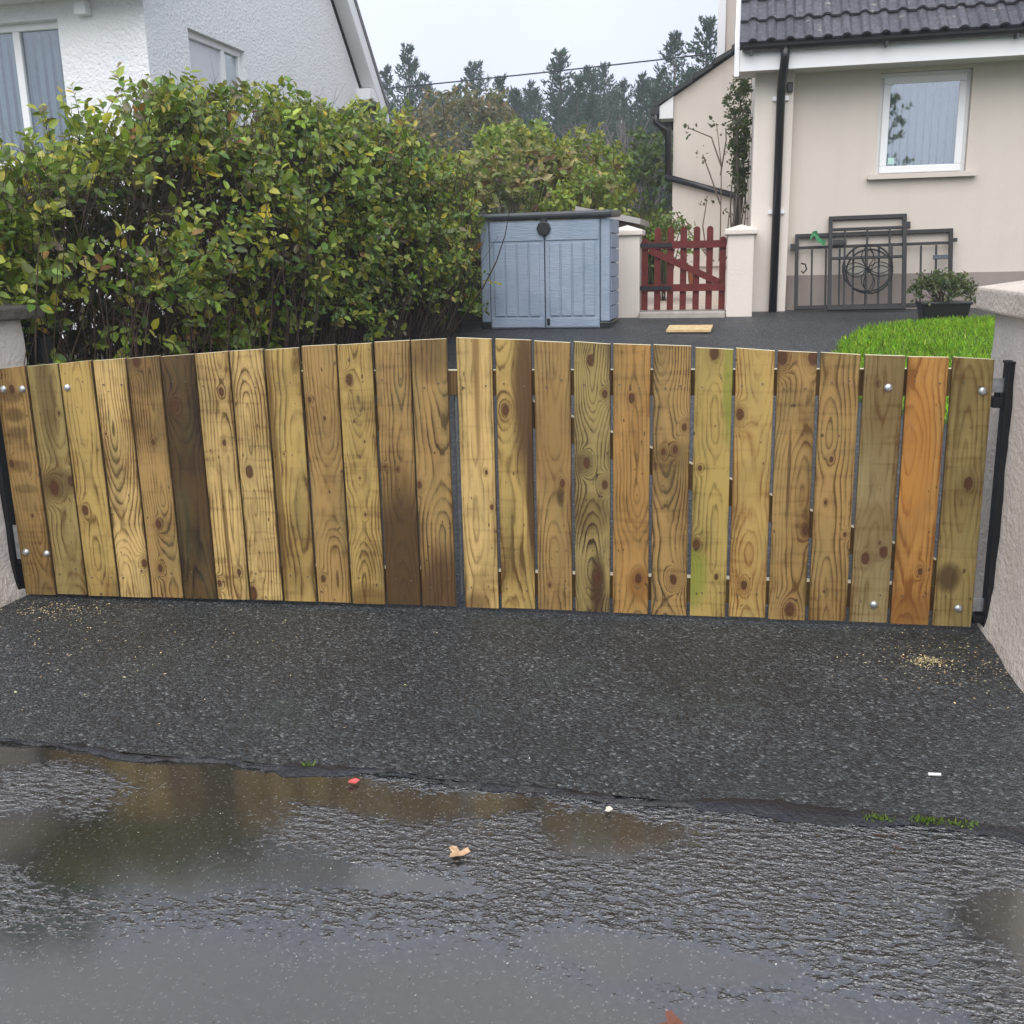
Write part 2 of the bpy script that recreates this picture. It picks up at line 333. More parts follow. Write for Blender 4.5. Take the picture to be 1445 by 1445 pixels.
# ------------------------------------------------------------------ wood of the gate boards
def wood(seed, light, dark, knots, contrast=1.0, freq=1.0, stains=(), saw=.35, tilt=0.0):
    """growth rings sliced lengthways; knots (x,z,r) in metres bend the rings; stains (x,z,rx,rz,strength,colour)"""
    r = random.Random(seed); t = NT('gate_wood'); p = t.obj(); x, y, z = t.xyz(p)
    off = r.uniform(-30, 30)
    zl = t.n('TexNoise', 0, props={'noise_dimensions': '2D'}, Vector=t.comb(t.mul(z, 1.0), off, 0), Scale=1.25, Detail=2.0)
    wob = t.n('TexNoise', 0, Vector=t.comb(t.mul(x, 7), off, t.mul(z, 1.5)), Scale=1.0, Detail=3.0)
    px = r.uniform(-.035, .035); py = r.uniform(.0, .05)
    xx = t.add(t.sub(x, px), t.add(t.mul(t.sub(wob, .5), .05), t.mul(z, tilt)))
    yy_ = t.add(t.mul(t.sub(zl, .5), .26), py)
    rad = t.math('SQRT', t.add(t.mul(xx, xx), t.mul(yy_, yy_)))
    gq = t.mul(rad, 88*freq)
    core = None
    for kx, kz, kr in knots:
        dx = t.sub(x, kx); dz = t.mul(t.sub(z, kz), .62)
        nz = t.n('TexNoise', 0, Vector=p, Scale=70.0, Detail=2.0)
        d = t.mul(t.math('SQRT', t.add(t.mul(dx, dx), t.mul(dz, dz))), 1/kr)
        d = t.add(d, t.mul(t.sub(nz, .5), .35))
        w = t.math('EXPONENT', t.mul(t.mul(d, d), -.30))
        gq = t.add(t.mul(gq, t.sub(1.0, w)), t.mul(w, t.mul(d, 1.15)))
        c = t.mapr(d, .72, 1.1, 1, 0); halo = t.mul(t.mapr(d, 1.0, 2.3, 1, 0), .28)
        c = t.math('MAXIMUM', c, halo)
        core = c if core is None else t.math('MAXIMUM', core, c)
    wv = t.n('TexNoise', 0, Vector=t.comb(t.mul(x, 26), off+2, t.mul(z, 5)), Scale=1.0, Detail=3.0)
    gq = t.add(gq, t.mul(t.sub(wv, .5), 1.1))
    ring = t.math('FRACT', gq)
    fade = t.mapr(t.n('TexNoise', 0, Vector=t.comb(t.mul(x, 14), off+7, t.mul(z, 3.0)), Scale=1.0, Detail=2.0), .34, .62, .25, 1.15)
    rv = t.ramp(ring, [(0, .10), (.3, .02), (.6, .30), (.84, .95), (.93, .7), (1.0, .10)], 'EASE')
    fib = t.n('TexNoise', 0, Vector=t.comb(t.mul(x, 330), off, t.mul(z, 7)), Scale=1.0, Detail=3.0, Roughness=.7)
    blot = t.n('TexNoise', 0, Vector=t.comb(t.mul(x, 7), off+5, t.mul(z, 2.6)), Scale=1.0, Detail=4.0, Roughness=.6)
    sawn = t.n('TexNoise', 0, Vector=t.comb(t.mul(x, 5), off+9, t.mul(z, 42)), Scale=1.0, Detail=3.0)
    fac = t.mul(t.mul(t.mul(rv, fade), 1.15*contrast), t.add(.5, fib))
    tone = t.n('TexNoise', 0, Vector=t.comb(t.mul(x, 3), off+21, t.mul(z, 1.9)), Scale=1.0, Detail=3.0)
    fac = t.add(fac, t.mapr(tone, .46, .74, -.06, .55))
    fac = t.add(fac, t.mul(t.sub(fib, .5), .75)); fac = t.add(fac, t.mul(t.sub(blot, .5), 1.7))
    grime = t.n('TexNoise', 0, Vector=t.comb(t.mul(x, 22), off+11, t.mul(z, 9)), Scale=1.0, Detail=5.0, Roughness=.65)
    fac = t.add(fac, t.mul(t.mapr(grime, .52, .72, 0, 1), .42))
    edge = t.mapr(t.math('ABSOLUTE', x), .046, .071, 0, .42); fac = t.add(fac, t.mul(edge, t.mapr(blot, .35, .6, .3, 1)))
    fac = t.add(fac, t.mul(t.mapr(sawn, .53, .72, 0, 1), saw*.8))
    col = t.mix(t.mapr(fac, -.05, 1.05, 0, 1), light, dark)
    tint = t.n('TexNoise', 0, Vector=t.comb(t.mul(x, 12), off+15, t.mul(z, 4)), Scale=1.0, Detail=4.0)
    col = t.mix(t.mapr(tint, .48, .72, 0, .55), col, t.mix(.55, col, (.15, .145, .055)))
    for sx, sz, rx, rz, st, sc in stains:
        e = t.add(t.math('POWER', t.math('ABSOLUTE', t.mul(t.sub(x, sx), 1/rx)), 2.0), t.math('POWER', t.math('ABSOLUTE', t.mul(t.sub(z, sz), 1/rz)), 2.0))
        e = t.add(e, t.mul(t.sub(blot, .5), 1.6)); col = t.mix(t.mapr(e, .35, 1.35, st, 0), col, sc, 'MULTIPLY' if max(sc) > .45 or st < 0 else 'MIX')
    if core is not None:
        col = t.mix(t.mul(core, .93), col, t.mix(fib, (.020, .008, .004), (.12, .042, .014)))
    spk = t.n('TexNoise', 0, Vector=t.comb(t.mul(x, 60), off+3, t.mul(z, 30)), Scale=1.0, Detail=1.0)
    col = t.mix(t.mapr(spk, .735, .77, 0, .8), col, (.05, .025, .01))
    nr = t.bump(fib, .22, .004)
    t.princ(col, t.mapr(blot, .3, .7, .38, .7), nr, spec=.3); return t.m
PALE = (.56, .385, .145); YEL = (.43, .295, .092); TAN = (.345, .215, .074); OLV = (.30, .225, .08); ORG = (.43, .205, .042); ORT = (.38, .21, .062); GRY = (.29, .22, .10)
D1 = (.105, .053, .012); D2 = (.07, .034, .009); D3 = (.04, .018, .007); DO = (.17, .065, .012)
BD = (.05, .024, .008); GRN = (.15, .20, .02)
# per board: light, dark, knots (u 0..1 across, v 0..1 from the top, r/width), stains (u,v,ru,rv,strength,colour), contrast, ring frequency
LEFT = [
 (TAN, D1, [(.5,.09,.10),(.15,.41,.09),(.6,.64,.05)], [(.45,.2,.35,.03,.6,BD),(.45,.28,.35,.03,.5,BD),(.4,.12,.4,.03,.5,BD),(.4,.42,.35,.025,.5,BD),(.5,.52,.4,.02,.4,BD)], .7, .8),
 (OLV, D1, [(.38,.52,.17),(.95,.49,.12),(.85,.2,.05)], [(.5,.1,.3,.28,.55,BD),(.5,.5,.6,.07,.6,BD)], .8, .9),
 (YEL, D1, [(.25,.62,.12)], [], .7, .7),
 (PALE, D1, [(.9,.85,.10),(.15,.3,.03)], [], .95, 1.1),
 (TAN, D2, [(.3,.015,.13),(.55,.34,.07),(.45,.68,.11),(.35,.87,.09)], [(.5,.05,.6,.1,.4,BD)], .9, 1.0),
 ((.095,.055,.018), (.022,.011,.004), [(.3,.2,.11)], [(.5,.5,.8,.35,.3,(.02,.010,.004))], .8, .8),
 (PALE, D1, [(.7,.15,.10),(.65,.35,.07),(.1,.93,.08),(.75,.88,.08)], [(.45,.7,.06,.3,.8,D1)], .75, .8),
 (PALE, D1, [(.3,.47,.14),(.05,.97,.2)], [], .8, .9),
 (YEL, D1, [(.35,.4,.025)], [(.08,.5,.12,.6,.7,D1)], .85, .65),
 (TAN, D1, [(.15,.2,.06),(.2,.9,.08),(.55,.27,.05)], [], .8, .8),
 (YEL, D1, [(.3,.13,.12),(.65,.36,.03),(.45,.5,.03),(.55,.64,.04)], [(.5,.98,.7,.06,.7,D1)], .6, 1.3),
 (TAN, D2, [(.15,.46,.04),(.5,.47,.05)], [(.5,.82,.9,.36,.9,(.05,.026,.008))], .9, .8),
 (TAN, D2, [(.08,.53,.08)], [(.6,.95,.8,.2,.85,(.06,.028,.01)),(.5,.05,.5,.1,.5,BD)], 1.05, .62)]
RIGHT = [
 (PALE, D1, [(.75,.48,.055),(.88,.61,.06)], [(.55,.05,.10,.42,.75,(.19,.10,.03)),(.35,.98,.3,.05,.6,D2)], .55, .6),
 (YEL, D1, [(.25,.25,.12)], [(.8,.2,.35,.34,.9,(.085,.042,.016)),(.95,.55,.14,.3,.9,(.055,.025,.01))], .8, .8),
 (TAN, D2, [(.75,.51,.085),(.35,.9,.05)], [(.5,.35,.7,.22,.45,(.2,.11,.035)),(.7,.56,.12,.04,.8,BD)], .7, .8),
 (OLV, D3, [(.45,.06,.11),(.85,.18,.09),(.35,.43,.12),(.85,.51,.10),(.65,.86,.12)], [(.65,.9,.22,.13,.9,(.05,.025,.01)),(.4,.62,.6,.08,.5,D2)], 1.0, 1.25),
 (ORT, D1, [(.5,.19,.10),(.72,.86,.11)], [(.75,.88,.35,.07,.6,DO)], .6, .8),
 (TAN, D2, [(.85,.29,.08),(.3,.38,.07),(.62,.37,.08),(.62,.86,.11)], [(.5,.4,.7,.06,.4,D2)], 1.0, 1.2),
 (YEL, D1, [(.5,.015,.15),(.15,.72,.13),(.72,.84,.065),(.2,.43,.06)], [(.1,.83,.4,.12,.65,GRN),(.95,.12,.2,.2,.55,GRN),(.5,.5,.9,.9,.12,GRN)], .6, .7),
 (YEL, DO, [(.15,.23,.12),(.4,.87,.10)], [], .75, 1.0),
 (TAN, D1, [(.12,.02,.15),(.9,.02,.15),(.9,.65,.12),(.58,.96,.15)], [(.4,.45,.05,.18,.7,BD)], .85, 1.0),
 (TAN, D1, [(.4,.38,.065),(.3,.54,.05),(.85,.66,.05)], [], 1.1, .75),
 (GRY, D1, [(.32,.745,.13),(.78,.72,.13),(.35,.1,.05)], [(.5,.1,.7,.3,.35,D1),(.5,.62,.7,.1,.4,D1)], .6, .8),
 ((.46,.24,.062), (.20,.075,.014), [(.68,.79,.07)], [(.35,.35,.5,.3,.45,(.40,.155,.028)),(.5,.95,.6,.08,.5,DO)], .8, .75),
 (OLV, D1, [(.62,.45,.13)], [(.3,.81,.3,.06,.8,BD),(.2,.1,.06,.4,.4,D1)], .6, .7)]
M_cut = simple('fresh_cut_end', (.84, .76, .52), .8, var=.08)
M_edge = simple('shaded_board_edge', (.15, .095, .038), .8, var=.25, scale=30)  # side faces coloured dark so the gaps between boards look shaded
M_rail_shaded = wood(901, (.16, .095, .035), D2, [], .8, .9)  # rail wood darkened: shade behind the boards is put into its colour
def gate_leaf(pos, ang, specs, bw, gap, hinge_z, centre_z, left, label):
    root = tag(empty('gate_leaf', (pos[0], pos[1], .018), ang), label, 'gate', 'timber gate leaves')
    n = len(specs); total = n*bw+(n-1)*gap
    for i, (lt, dk, kn, stn, ct, fq) in enumerate(specs):
        x0 = i*(bw+gap); w = bw*random.uniform(.985, 1.0)
        def top(x): return (hinge_z+(centre_z-hinge_z)*(x/total)**.85 if left else centre_z+(hinge_z-centre_z)*(max(x, 0)/total)) - .018
        za, zb = top(x0)+random.uniform(-.003, .003), top(x0+bw)+random.uniform(-.003, .003)
        T = .022; ch = .002; h = w/2; zl = random.uniform(0, .006)
        prof = [(-h+ch, 0), (h-ch, 0), (h, ch), (h, T), (-h, T), (-h, ch)]
        m = MB(); f = lambda q: za+(zb-za)*((q[0]+h)/w)
        pts = [(q[0], q[1], zl) for q in prof]+[(q[0], q[1], f(q)) for q in prof]
        m.v = pts; m.f = [[5,4,3,2,1,0], [6,7,8,9,10,11]]+[[k, (k+1) % 6, 6+(k+1) % 6, 6+k] for k in range(6)]
        m.mi = [1, 1, 0, 0, 2, 2, 2, 0]
        H = (za+zb)/2
        mat = wood(100+i+(50 if left else 0), lt, dk, [((u-.5)*bw, (1-v)*H, r*bw) for u, v, r in kn], ct, fq,
                   [((u-.5)*bw, (1-v)*H, ru*bw, rv_*H, s, c) for u, v, ru, rv_, s, c in stn], saw=random.uniform(.2, .5), tilt=random.uniform(-.03, .03))
        o = m.build('board', [mat, M_cut, M_edge], root, loc=(x0+bw/2, random.uniform(-.002, .003), 0))
        o.rotation_euler = (random.uniform(-.004, .004), random.uniform(-.0025, .0025), random.uniform(-.008, .008))
    L = total
    rz_top = .955 if not left else .955
    m_ = [M_rail_shaded, M_cut]
    def rail(name, a, b, w):
        q = MB().bar(a, b, w, .044); q.mi[4] = 1; q.mi[2] = 1 if name == 'brace' else 0; o = q.build(name, [M_rail_shaded, M_cut], root); return o
    zt = .90; zb_ = .10
    rail('top_rail', (.03, .0465, zt), (L-.03 if not left else L+.035, .0465, zt), .095)
    rail('bottom_rail', (.03, .0465, zb_), (L-.03, .0465, zb_), .095)
    if left: rail('brace', (.15, .0466, .19), (L-.18, .0466, .81), .095)
    else: rail('brace', (.2, .0466, .81), (L-.12, .0466, .19), .095)
    s = MB()
    for i in range(n):
        for dx in (.25, .75):
            for zz in (zt+random.uniform(-.02, .02), zb_+random.uniform(-.02, .02)):
                cx = i*(bw+gap)+bw*dx+random.uniform(-.012, .012)
                s.tube([(cx, -.0035, zz), (cx, .004, zz)], .0034, 6)
    tag(s.build('screw_heads', simple('dull_screw', (.10, .075, .05), .5), root), kind='stuff')
    return root
def bolt(root, x, z):
    m = MB(); rings = [(.0155, -.001), (.0145, -.005), (.010, -.0095), (.004, -.0115)]; n = 14
    o = len(m.v)
    for r, y in rings:
        for k in range(n): a = 2*math.pi*k/n; m.v.append((x+r*math.cos(a), y-.001, z+r*math.sin(a)))
    for j in range(3):
        for k in range(n): m.f.append([j*n+k, j*n+(k+1) % n, (j+1)*n+(k+1) % n, (j+1)*n+k]); m.mi.append(0)
    m.f.append([3*n+k for k in range(n)]); m.mi.append(0)
    return m.build('coach_bolt', M_bolt, root, smooth=True)
angL = math.atan2(3.765-3.65, -1.07+2.965)
gl = gate_leaf((-2.965, 3.65), angL, LEFT, .1390, .0072, .985, 1.09, True, 'left hand leaf of new timber driveway gate, boards tight together, under the hedge')
angR = math.atan2(3.83-3.765, .88+1.035)
gr = gate_leaf((-1.035, 3.765), angR, RIGHT, .1365, .0115, 1.0, 1.093, False, 'right hand leaf of new timber driveway gate with open gaps between its boards')
for x, z in ((.03, .885), (.115, .885), (.315, .89), (.03, .19), (.125, .185)): bolt(gl, x, z)
for x, z in ((1.565, .885), (1.88, .873), (1.565, .075), (1.862, .073)): bolt(gr, x, z)
# hinge straps and the little drop bolt on the left leaf
box('hinge_strap', M_galv, gr, 1.86, 1.955, .023, .031, .865, .915, .001)
box('hinge_strap', M_galv, gr, 1.86, 1.955, .023, .031, .055, .105, .001)
box('hinge_strap', M_galv, gl, -.035, .06, .023, .031, .15, .30, .001)
box('hinge_strap', M_galv, gl, -.035, .06, .023, .031, .86, .91, .001)
MB().tube([(1.91, .05, .04), (1.91, .05, .90), (1.935, .05, .915)], .006, 8).build('drop_bolt', M_galv, gl)

# ------------------------------------------------------------------ pillars and hinge posts
def rough_block(name, mat, parent, x0, x1, y0, y1, z0, z1, amp=.006, flare=0, n=10):
    bm = bmesh.new(); bmesh.ops.create_cube(bm, size=1)
    bmesh.ops.subdivide_edges(bm, edges=bm.edges[:], cuts=n, use_grid_fill=True)
    for v in bm.verts:
        u = v.co+Vector((.5, .5, .5)); cx = (u.x-.5)*2; cy = (u.y-.5)*2
        fl = flare*max(0, 1-u.z*4)**2
        P = Vector((x0+(x1-x0)*u.x+fl*cx, y0+(y1-y0)*u.y+fl*cy, z0+(z1-z0)*u.z))
        nn = Vector((math.sin(P.y*23+P.z*17)+math.sin(P.y*51+3), math.sin(P.x*29+P.z*13)+math.sin(P.z*47), math.sin(P.x*31+P.y*37)))
        v.co = P+nn*amp*.5
    m = bpy.data.meshes.new(name); bm.to_mesh(m); bm.free(); m.polygons.foreach_set('use_smooth', [True]*len(m.polygons)); m.materials.append(mat)
    o = bpy.data.objects.new(name, m); COL.objects.link(o); o.parent = parent
    md = o.modifiers.new('bevel', 'BEVEL'); md.width = .012; md.segments = 2; md.limit_method = 'ANGLE'; md.angle_limit = 1.0
    return o
def cap(name, mat, parent, x0, x1, y0, y1, z0, zs, zp):
    cx, cy = (x0+x1)/2, (y0+y1)/2
    m = MB(); m.poly([(x0,y0,z0),(x1,y0,z0),(x1,y1,z0),(x0,y1,z0),(x0,y0,zs),(x1,y0,zs),(x1,y1,zs),(x0,y1,zs),(cx,cy,zp)],
        [(3,2,1,0),(0,1,5,4),(1,2,6,5),(2,3,7,6),(3,0,4,7),(4,5,8),(5,6,8),(6,7,8),(7,4,8)])
    return m.build(name, mat, parent, bevel=.01)
pr = tag(empty('gate_pillar', (1.2, 3.72, 0)), 'cream rendered gate pillar with pale weathered cap beside black hinge post and lawn', 'pillar', 'driveway gate pillars')
def off(o, root): o.location = Vector(o.location)-root.location; return o
off(rough_block('pillar_body', M_pillar, pr, .945, 1.5, 3.22, 4.2, -.05, 1.165, .007, .04), pr)
off(cap('capping', M_cap, pr, .885, 1.56, 3.16, 4.255, 1.15, 1.235, 1.31), pr)
pl = tag(empty('gate_pillar', (-3.3, 3.6, 0)), 'cream rendered gate pillar with dark mossy cap half hidden under the hedge', 'pillar', 'driveway gate pillars')
off(rough_block('pillar_body', M_pillar, pl, -3.62, -3.035, 3.2, 3.95, -.05, 1.18, .007, .04), pl)
off(cap('capping', M_capd, pl, -3.68, -2.975, 3.14, 4.03, 1.17, 1.225, 1.29), pl)
dp = MB().box(-3.13, -3.05, 4.08, 4.16, -.02, 1.08).build('pillar_shade_strip', simple('shade_strip_black', (.018, .017, .016), .8), bevel=.006)  # near-black upright added to stand for the pillar's shaded side
tag(dp, 'near black upright added behind the mossy pillar for its shaded side', 'post')
def hinge_post(x, y, z, lab, brs, sgn):
    r = tag(empty('hinge_post', (x, y, 0)), lab, 'post', 'black steel hinge posts')
    MB().box(-.034, .034, -.036, .03, -.05, z).build('post', M_iron, r, bevel=.005)
    MB().box(-.037, .037, -.039, .033, z-.002, z+.008).build('post_cap', M_iron, r, bevel=.003)
    for a, b_ in brs:
        MB().box(sgn*-.07 if sgn > 0 else .02, -.02 if sgn > 0 else .07, -.02, .035, a, b_).build('hinge_lug', M_iron, r, bevel=.004)
        MB().tube([(-sgn*.05, .006, b_), (-sgn*.05, .006, b_+.045)], .011, 10).build('hinge_pin', M_iron, r)
    return r
hinge_post(.952, 3.86, .985, 'black steel hinge post fixed to the pillar by the lawn', [(.83, .868), (.03, .058)], 1)
hinge_post(-3.045, 3.70, .985, 'black steel hinge post fixed to the mossy pillar under the hedge', [(.83, .868), (.14, .19)], -1)
# boundary walls running on from the pillars
wl = tag(empty('boundary_wall', (2.6, 3.5, 0)), 'low rendered boundary wall running on from the pillar beside the lawn', 'wall', 'boundary walls')
off(box('wall_body', M_pillar, wl, 1.51, 8, 3.4, 3.62, -.05, .8), wl); off(box('coping', M_cap, wl, 1.57, 8, 3.36, 3.66, .8, .87), wl)
wl = tag(empty('boundary_wall', (-6, 3.5, 0)), 'low rendered boundary wall running on from the mossy pillar', 'wall', 'boundary walls')
off(box('wall_body', M_pillar, wl, -10, -3.63, 3.4, 3.62, -.05, .8), wl); off(box('coping', M_cap, wl, -10, -3.69, 3.36, 3.66, .8, .87), wl)

exec_marker = True
# ------------------------------------------------------------------ the beige house
HR = tag(empty('house', (3, 13.5, .8)), 'beige rendered house with grey tiled roof, white framed window and black gutter', 'house')
def part(mb, name, mat, root, **k): return off(mb.build(name, mat, root, **k), root)
W0, W1, WZ0, WZ1 = 1.275, 2.10, 2.135, 3.055
m = MB(); m.box(.47, W0, 11, 11.3, .70, 3.12).box(W1, 7, 11, 11.3, .70, 3.12).box(W0, W1, 11, 11.3, .70, WZ0-.06).box(W0, W1, 11, 11.3, WZ1, 3.12)
part(m, 'front_wall', M_beige, HR)
part(MB().box(.10, .468, 10.86, 11.29, .70, 3.13), 'pilaster', M_beige2, HR, bevel=.01)
part(MB().box(.468, 7, 10.992, 10.999, .70, 1.178), 'plinth', M_plinth, HR)
m = MB(); m.box(.102, .4, 11.29, 18, .70, 3.4); m.prism([(10.9, 3.4), (18, 3.4), (14.45, 6.6)], .102, .4, 'x'); part(m, 'side_wall', M_beige2, HR)
part(MB().box(6.7, 7, 11.3, 18, .7, 3.4).box(.4, 6.7, 17.7, 18, .7, 3.4), 'rear_wall', M_beige, HR)
part(MB().box(-.05, 7.2, 10.62, 11.1, 3.09, 3.105), 'soffit', M_soffit, HR)
part(MB().box(-.055, 7.2, 10.60, 10.62, 3.075, 3.26), 'fascia', M_upvc, HR)
part(MB().prism([(10.58, 3.03), (10.72, 3.03), (11.2, 3.3), (14.45, 6.55), (14.45, 6.78), (10.58, 3.29)], -.10, -.056, 'x'), 'bargeboard', M_upvc, HR)
gm = MB(); prof = [(-.055+.055*math.cos(a), .055*math.sin(a)) for a in np.linspace(math.pi, 2*math.pi, 9)]
prof = [(10.595+u, 3.285+v) for u, v in prof]+[(10.588, 3.285), (10.588, 3.28)]+[(10.54+.046*math.cos(a), 3.285+.046*math.sin(a)) for a in np.linspace(2*math.pi, math.pi, 9)]
gm.prism(prof, -.03, 7.2, 'x'); gt = part(gm, 'gutter', M_black, HR, smooth=False)
for x in (.05, 1.25, 2.35, 3.5, 4.6): part(MB().box(x-.012, x+.012, 10.49, 10.6, 3.21, 3.24), 'gutter_bracket', M_black, HR)
part(MB().tube([(.36, 10.54, 3.26), (.36, 10.54, 3.17), (.355, 10.60, 3.08), (.345, 10.76, 2.98), (.345, 10.81, 2.9), (.345, 10.81, .74)], .041, 14), 'downpipe', M_black, HR, smooth=True)
for z in (1.8, 2.85): part(MB().box(.27, .42, 10.83, 10.86, z-.02, z+.02), 'pipe_bracket', M_upvc, HR)
part(MB().box(.40, .455, 10.81, 10.86, 2.90, 2.99), 'wall_lamp', M_black, HR, bevel=.01)
# window
part(MB().box(W0-.02, W1+.02, 11.28, 11.9, WZ0-.1, WZ1+.1), 'room', M_room, HR)
wf = MB()
def frame(mb, x0, x1, z0, z1, y0, y1, w):
    mb.box(x0, x1, y0, y1, z0, z0+w).box(x0, x1, y0, y1, z1-w, z1).box(x0, x0+w, y0, y1, z0+w, z1-w).box(x1-w, x1, y0, y1, z0+w, z1-w)
frame(wf, W0, W1, WZ0-.06, WZ1, 11.07, 11.14, .045)
win = part(wf, 'window', M_upvc, HR, bevel=.006)
wf = MB(); frame(wf, W0+.035, W1-.035, WZ0+.0, WZ1-.035, 11.045, 11.069, .068)
o = wf.build('casement', M_upvc, win, bevel=.008); 
def sub(mb, name, mat, par, **k): return mb.build(name, mat, par, **k)
par_loc = Vector((0, 0, 0))
o.location = (0, 0, 0)
# (children of the window share its mesh origin)
sub(MB().box(W0+.09, W1-.09, 11.056, 11.060, WZ0+.05, WZ1-.09), 'pane', M_glass, win)
sub(MB().box(W0+.115, W0+.175, 11.0535, 11.0555, WZ0+.085, WZ0+.145), 'sticker', simple('sticker_print', (.45, .66, .60), .5), win)
nsl = 9
for i in range(nsl):
    x = W0+.10+(W1-W0-.2)*(i+.5)/nsl
    o = sub(MB().box(-.03, .03, -.001, .001, WZ0+.02, WZ1-.06), 'blind_slat', M_blind, win); o.location = (x, 11.2, 0); o.rotation_euler = (0, 0, .42)
part(MB().prism([(10.93, 2.075), (11.06, 2.085), (11.06, WZ0-.06), (10.93, 2.125)], 1.2, 2.195, 'x'), 'window_sill', M_beige, HR, bevel=.006)
# roof: slab and single interlocking tiles
PT = math.radians(43); EY, EZ = 10.56, 3.31
RL = 5.35
def onroof(s, n=0): return (EY+s*math.cos(PT)-n*math.sin(PT), EZ+s*math.sin(PT)+n*math.cos(PT))
pa, pb, pc, pd_ = onroof(.05, -.09), onroof(.05, -.03), onroof(RL, -.03), onroof(RL, -.09)
roof = part(MB().prism([pa, pd_, pc, pb], -.05, 7.2, 'x'), 'roof', M_lead, HR)
ry, rz = onroof(RL, -.03); part(MB().prism([(ry, rz-.06), (18.3, 3.3), (18.3, 3.36), (ry, rz)], -.05, 7.2, 'x'), 'rear_roof', M_lead, HR)
TW, TG = .335, .345
tm = MB(); us = np.linspace(0, TW, 15)
def tz(u):
    c = (u % (TW/2))/(TW/2); return .034*max(0, math.sin(math.pi*(c-.42)/.58))**.8 if c > .42 else .004
top0 = [(u, 0, tz(u)+.016) for u in us]; top1 = [(u, .41, tz(u)) for u in us]; bot0 = [(u, 0, tz(u)-.004) for u in us]
nn = len(us); tm.poly(top0+top1+bot0, [(i, i+1, nn+i+1, nn+i) for i in range(nn-1)]+[(2*nn+i, 2*nn+i+1, i+1, i) for i in range(nn-1)]+[(0, nn, 2*nn)])
tmesh = tm.mesh('roof_tile', False); tmesh.materials.append(M_tile)
k = 0
for r_ in range(9):
    for c_ in range(15):
        s = -.02+r_*TG; y_, z_ = onroof(s, .012)
        x_ = -.055+c_*TW-(TW/2 if r_ % 2 else 0)
        if x_ < -.06: x_ = -.055-.0
        if r_ % 2 and c_ == 0: continue
        o = inst('roof_tile', tmesh, roof, (x_+random.uniform(-.003, .003), y_, z_), (PT-.045+random.uniform(-.006, .006), 0, random.uniform(-.006, .006)))
        k += 1
b = MB()
for r_ in range(9, 16):
    for c_ in range(15):
        y_, z_ = onroof(-.02+r_*TG, .012); M4 = Matrix.Translation((-.055+c_*TW, y_, z_)) @ Matrix.Rotation(PT-.045, 4, 'X')
        b.poly([M4 @ Vector(v) for v in tm.v], tm.f)
tag(b.build('upper_tiles', M_tile, roof), kind='stuff')
for o in roof.children: pass
# half tiles at the verge on odd rows
hm = MB(); us2 = np.linspace(0, TW/2, 8); h0 = [(u, 0, tz(u)+.016) for u in us2]; h1 = [(u, .41, tz(u)) for u in us2]; h2 = [(u, 0, tz(u)-.004) for u in us2]
q = len(us2); hm.poly(h0+h1+h2, [(i, i+1, q+i+1, q+i) for i in range(q-1)]+[(2*q+i, 2*q+i+1, i+1, i) for i in range(q-1)]+[(0, q, 2*q)])
hmesh = hm.mesh('roof_tile', False); hmesh.materials.append(M_tile)
for r_ in range(1, 9, 2):
    y_, z_ = onroof(-.02+r_*TG, .012); inst('roof_tile', hmesh, roof, (-.055, y_, z_), (PT-.045, 0, 0))
# rear wing and lean-to on the left flank of the house
LT = tag(empty('lean_to', (-.5, 17, .85)), 'beige lean-to annexe with sloping dark roof and black waste pipes behind the house', 'annexe')
part(MB().prism([(-1.0, .75), (.095, .75), (.095, 4.33), (-1.0, 3.66)], 16, 19, 'y'), 'wall', M_beige2, LT)
b_ = MB()
for i in range(5):
    x1 = .09-.27*i; x0 = x1-.285; f = lambda x: 4.41+(x-.09)*.645
    b_.prism([(x0, f(x0)-.035+.02), (x1, f(x1)-.035), (x1, f(x1)+.015), (x0, f(x0)+.06)], 15.9, 19.1, 'y')
part(b_, 'roof', simple('dark_roof_edge', (.04, .045, .045), .7, var=.3), LT)
part(MB().prism([(-1.2, 3.36), (-1.002, 3.36), (-1.002, 3.66), (-1.2, 3.53)], 15.93, 16.3, 'y'), 'box_end', M_upvc, LT)
part(MB().prism([(-1.33, 3.42), (-1.205, 3.42), (-1.205, 3.54), (-1.33, 3.54)], 15.9, 19, 'y'), 'gutter', M_black, LT)
part(MB().tube([(-1.26, 15.95, 3.45), (-1.25, 15.95, 3.32), (-1.15, 15.95, 3.24), (-1.07, 15.95, 3.2), (-1.06, 15.95, 2.5)], .05, 10), 'downpipe', M_black, LT, smooth=True)
part(MB().tube([(-1.10, 15.93, 2.55), (-.06, 15.93, 2.24), (-.05, 15.93, 2.2), (-.09, 15.93, .8)], .045, 10), 'waste_pipe', M_black, LT, smooth=True)
RW = tag(empty('house_wing', (1, 19.5, .85)), 'tall beige rear wing of the house rising above the lean-to, white verge', 'house')
part(MB().box(-.30, 3, 16.9, 20.5, .75, 7.5), 'wall', M_beige, RW)
part(MB().box(-.42, -.303, 16.85, 20.5, 3.9, 7.6), 'verge', M_upvc, RW)

